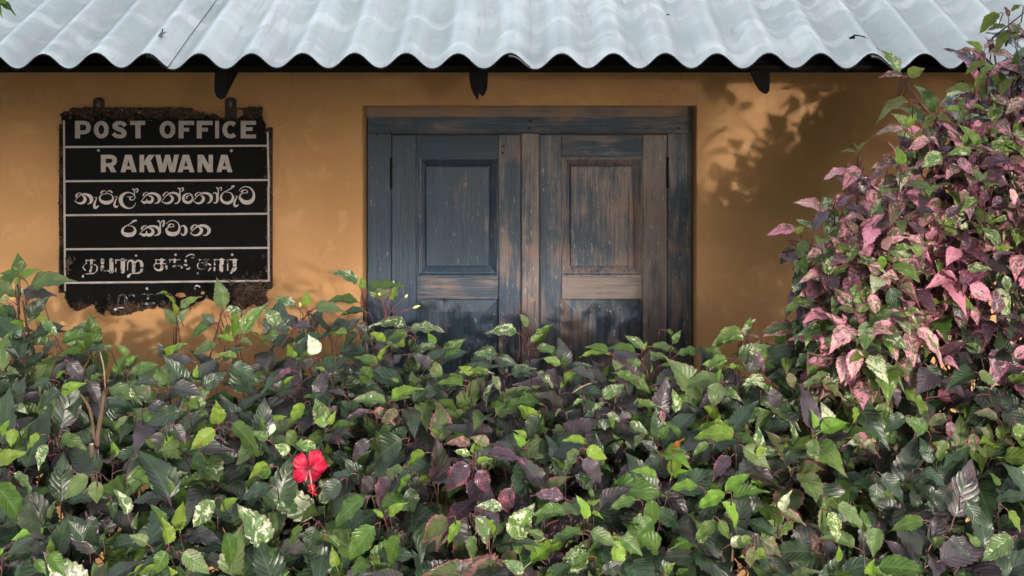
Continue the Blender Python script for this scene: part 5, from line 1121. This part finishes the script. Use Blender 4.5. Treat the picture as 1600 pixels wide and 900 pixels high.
# ------------------------------------------------------------------ roadside tree across the road: its crown shades the roof and the top of the wall
tr_ = random.Random(3)
tree = empty('roadside_tree', (6.6, -11.4, 0)); props(tree, 'broad leaved roadside tree across from the post office, shading its roof and upper wall', 'tree')
q = MB(); tp = [Vector((6.6, -11.4, -.2)), Vector((6.5, -11.3, 1.2)), Vector((6.2, -11.1, 2.4)), Vector((5.7, -10.8, 3.6)), Vector((4.9, -10.5, 5.2))]
q.tube(tp, [.20, .16, .13, .10, .05], 12); q.build('trunk', M['bark'], tree, smooth=True)
TIPS = []
for k in range(16):
    a = tp[2].lerp(tp[4], tr_.random()); b_ = Vector((tr_.uniform(-.8, 7.2), tr_.uniform(-11.6, -9.2), tr_.uniform(3.9, 10.5)))
    q = MB(); q.tube([a, a.lerp(b_, .4) + Vector((0, 0, .25)), a.lerp(b_, .75) + Vector((0, 0, .15)), b_], [.05, .035, .02, .008], 7); q.build('limb', M['bark'], tree, smooth=True)
V = []; Fc = []
CR_N = 45000
for i in range(CR_N):
    while True:
        p = Vector((tr_.uniform(-1.6, 8.4), tr_.uniform(-11.8, -9.0), tr_.uniform(3.1, 7.0) if i < 24000 else tr_.uniform(6.6, 12.6)))
        e = 3.37 + .10 * noise.noise(Vector((p.x * .8, p.y * .8, 0))) + (-p.y - 10) * .1825
        if p.z < e: continue
        wx, wz = p.x + p.y * math.tan(R(SUN_AZ)), p.z + p.y / math.cos(R(SUN_AZ)) * math.tan(R(SUN_EL))
        if .50 + .1 * noise.noise(p * 2) < wx < 1.40 and 1.50 < wz < 2.25 + .1 * noise.noise(p * 3): continue  # opening shaped into the crown so sun reaches the wall right of the window
        if -.7 < wx < 1.4 and 2.0 < wz < 2.22 and tr_.random() < .55: continue  # crown thinned to let faint sun onto the wall below the rafters
        if noise.noise(p * 1.1) < -.34 and tr_.random() < .6: continue
        if (abs(p.x - 3.4) / 5.2) ** 4 + (max(0, p.z - 3.8) / 8.8) ** 3 > 1: continue
        if 4.8 < p.z < 6.6 and tr_.random() < .4: continue
        break
    d = Vector((tr_.gauss(0, 1), tr_.gauss(0, 1), tr_.gauss(-.3, .7))).normalized(); u = d.cross(Vector((tr_.gauss(0, 1), tr_.gauss(0, 1), tr_.gauss(0, 1)))).normalized()
    L = tr_.uniform(.20, .34) * (1 if i < 24000 else 1.75); w_ = L * .36; b = len(V)
    V += [tuple(p), tuple(p + d * L * .45 + u * w_), tuple(p + d * L), tuple(p + d * L * .45 - u * w_)]; Fc.append((b, b + 1, b + 2, b + 3))
q = MB(); q.v = V; q.f = Fc; q.m = [0] * len(Fc)
q.build('crown', simple('crown_leaves', (.06, .12, .03), .5, .4, 4, 0), tree)['kind'] = 'stuff'

kids = list(tree.children)
for dx, lab in ((-6.8, 'broad leaved roadside tree across the road, left of the one that shades the window'), (-13.2, 'broad leaved roadside tree at the left end of the row across the road'), (7.4, 'broad leaved roadside tree at the right end of the row across the road')):
    t2 = tree.copy(); C.objects.link(t2); t2.location.x += dx; t2['label'] = lab; t2['group'] = 'trees across the road'
    for ch in kids:
        c2 = ch.copy(); C.objects.link(c2); c2.parent = t2
tree['group'] = 'trees across the road'
# low wooded hill beyond the road
q = MB(); n = 64
for k in range(n + 1):
    a = -math.pi * (k / n) 
    for (r_, hh) in ((150, -.5), (210, 17), (280, 32), (380, 48), (480, -1)):
        h_ = hh * (1 + .35 * noise.noise(Vector((math.cos(a) * 3, math.sin(a) * 3, r_ * .01)))) if hh > 0 else hh
        q.v.append((r_ * math.cos(a) * 1.1, r_ * math.sin(a), h_))
for k in range(n):
    for j in range(4): q.f.append((k * 5 + j, k * 5 + j + 1, k * 5 + j + 6, k * 5 + j + 5)); q.m.append(0)
props(q.build('hill', simple('wooded_hill', (.04, .07, .025), .9, .5, .05, 0), smooth=True), kind='structure')
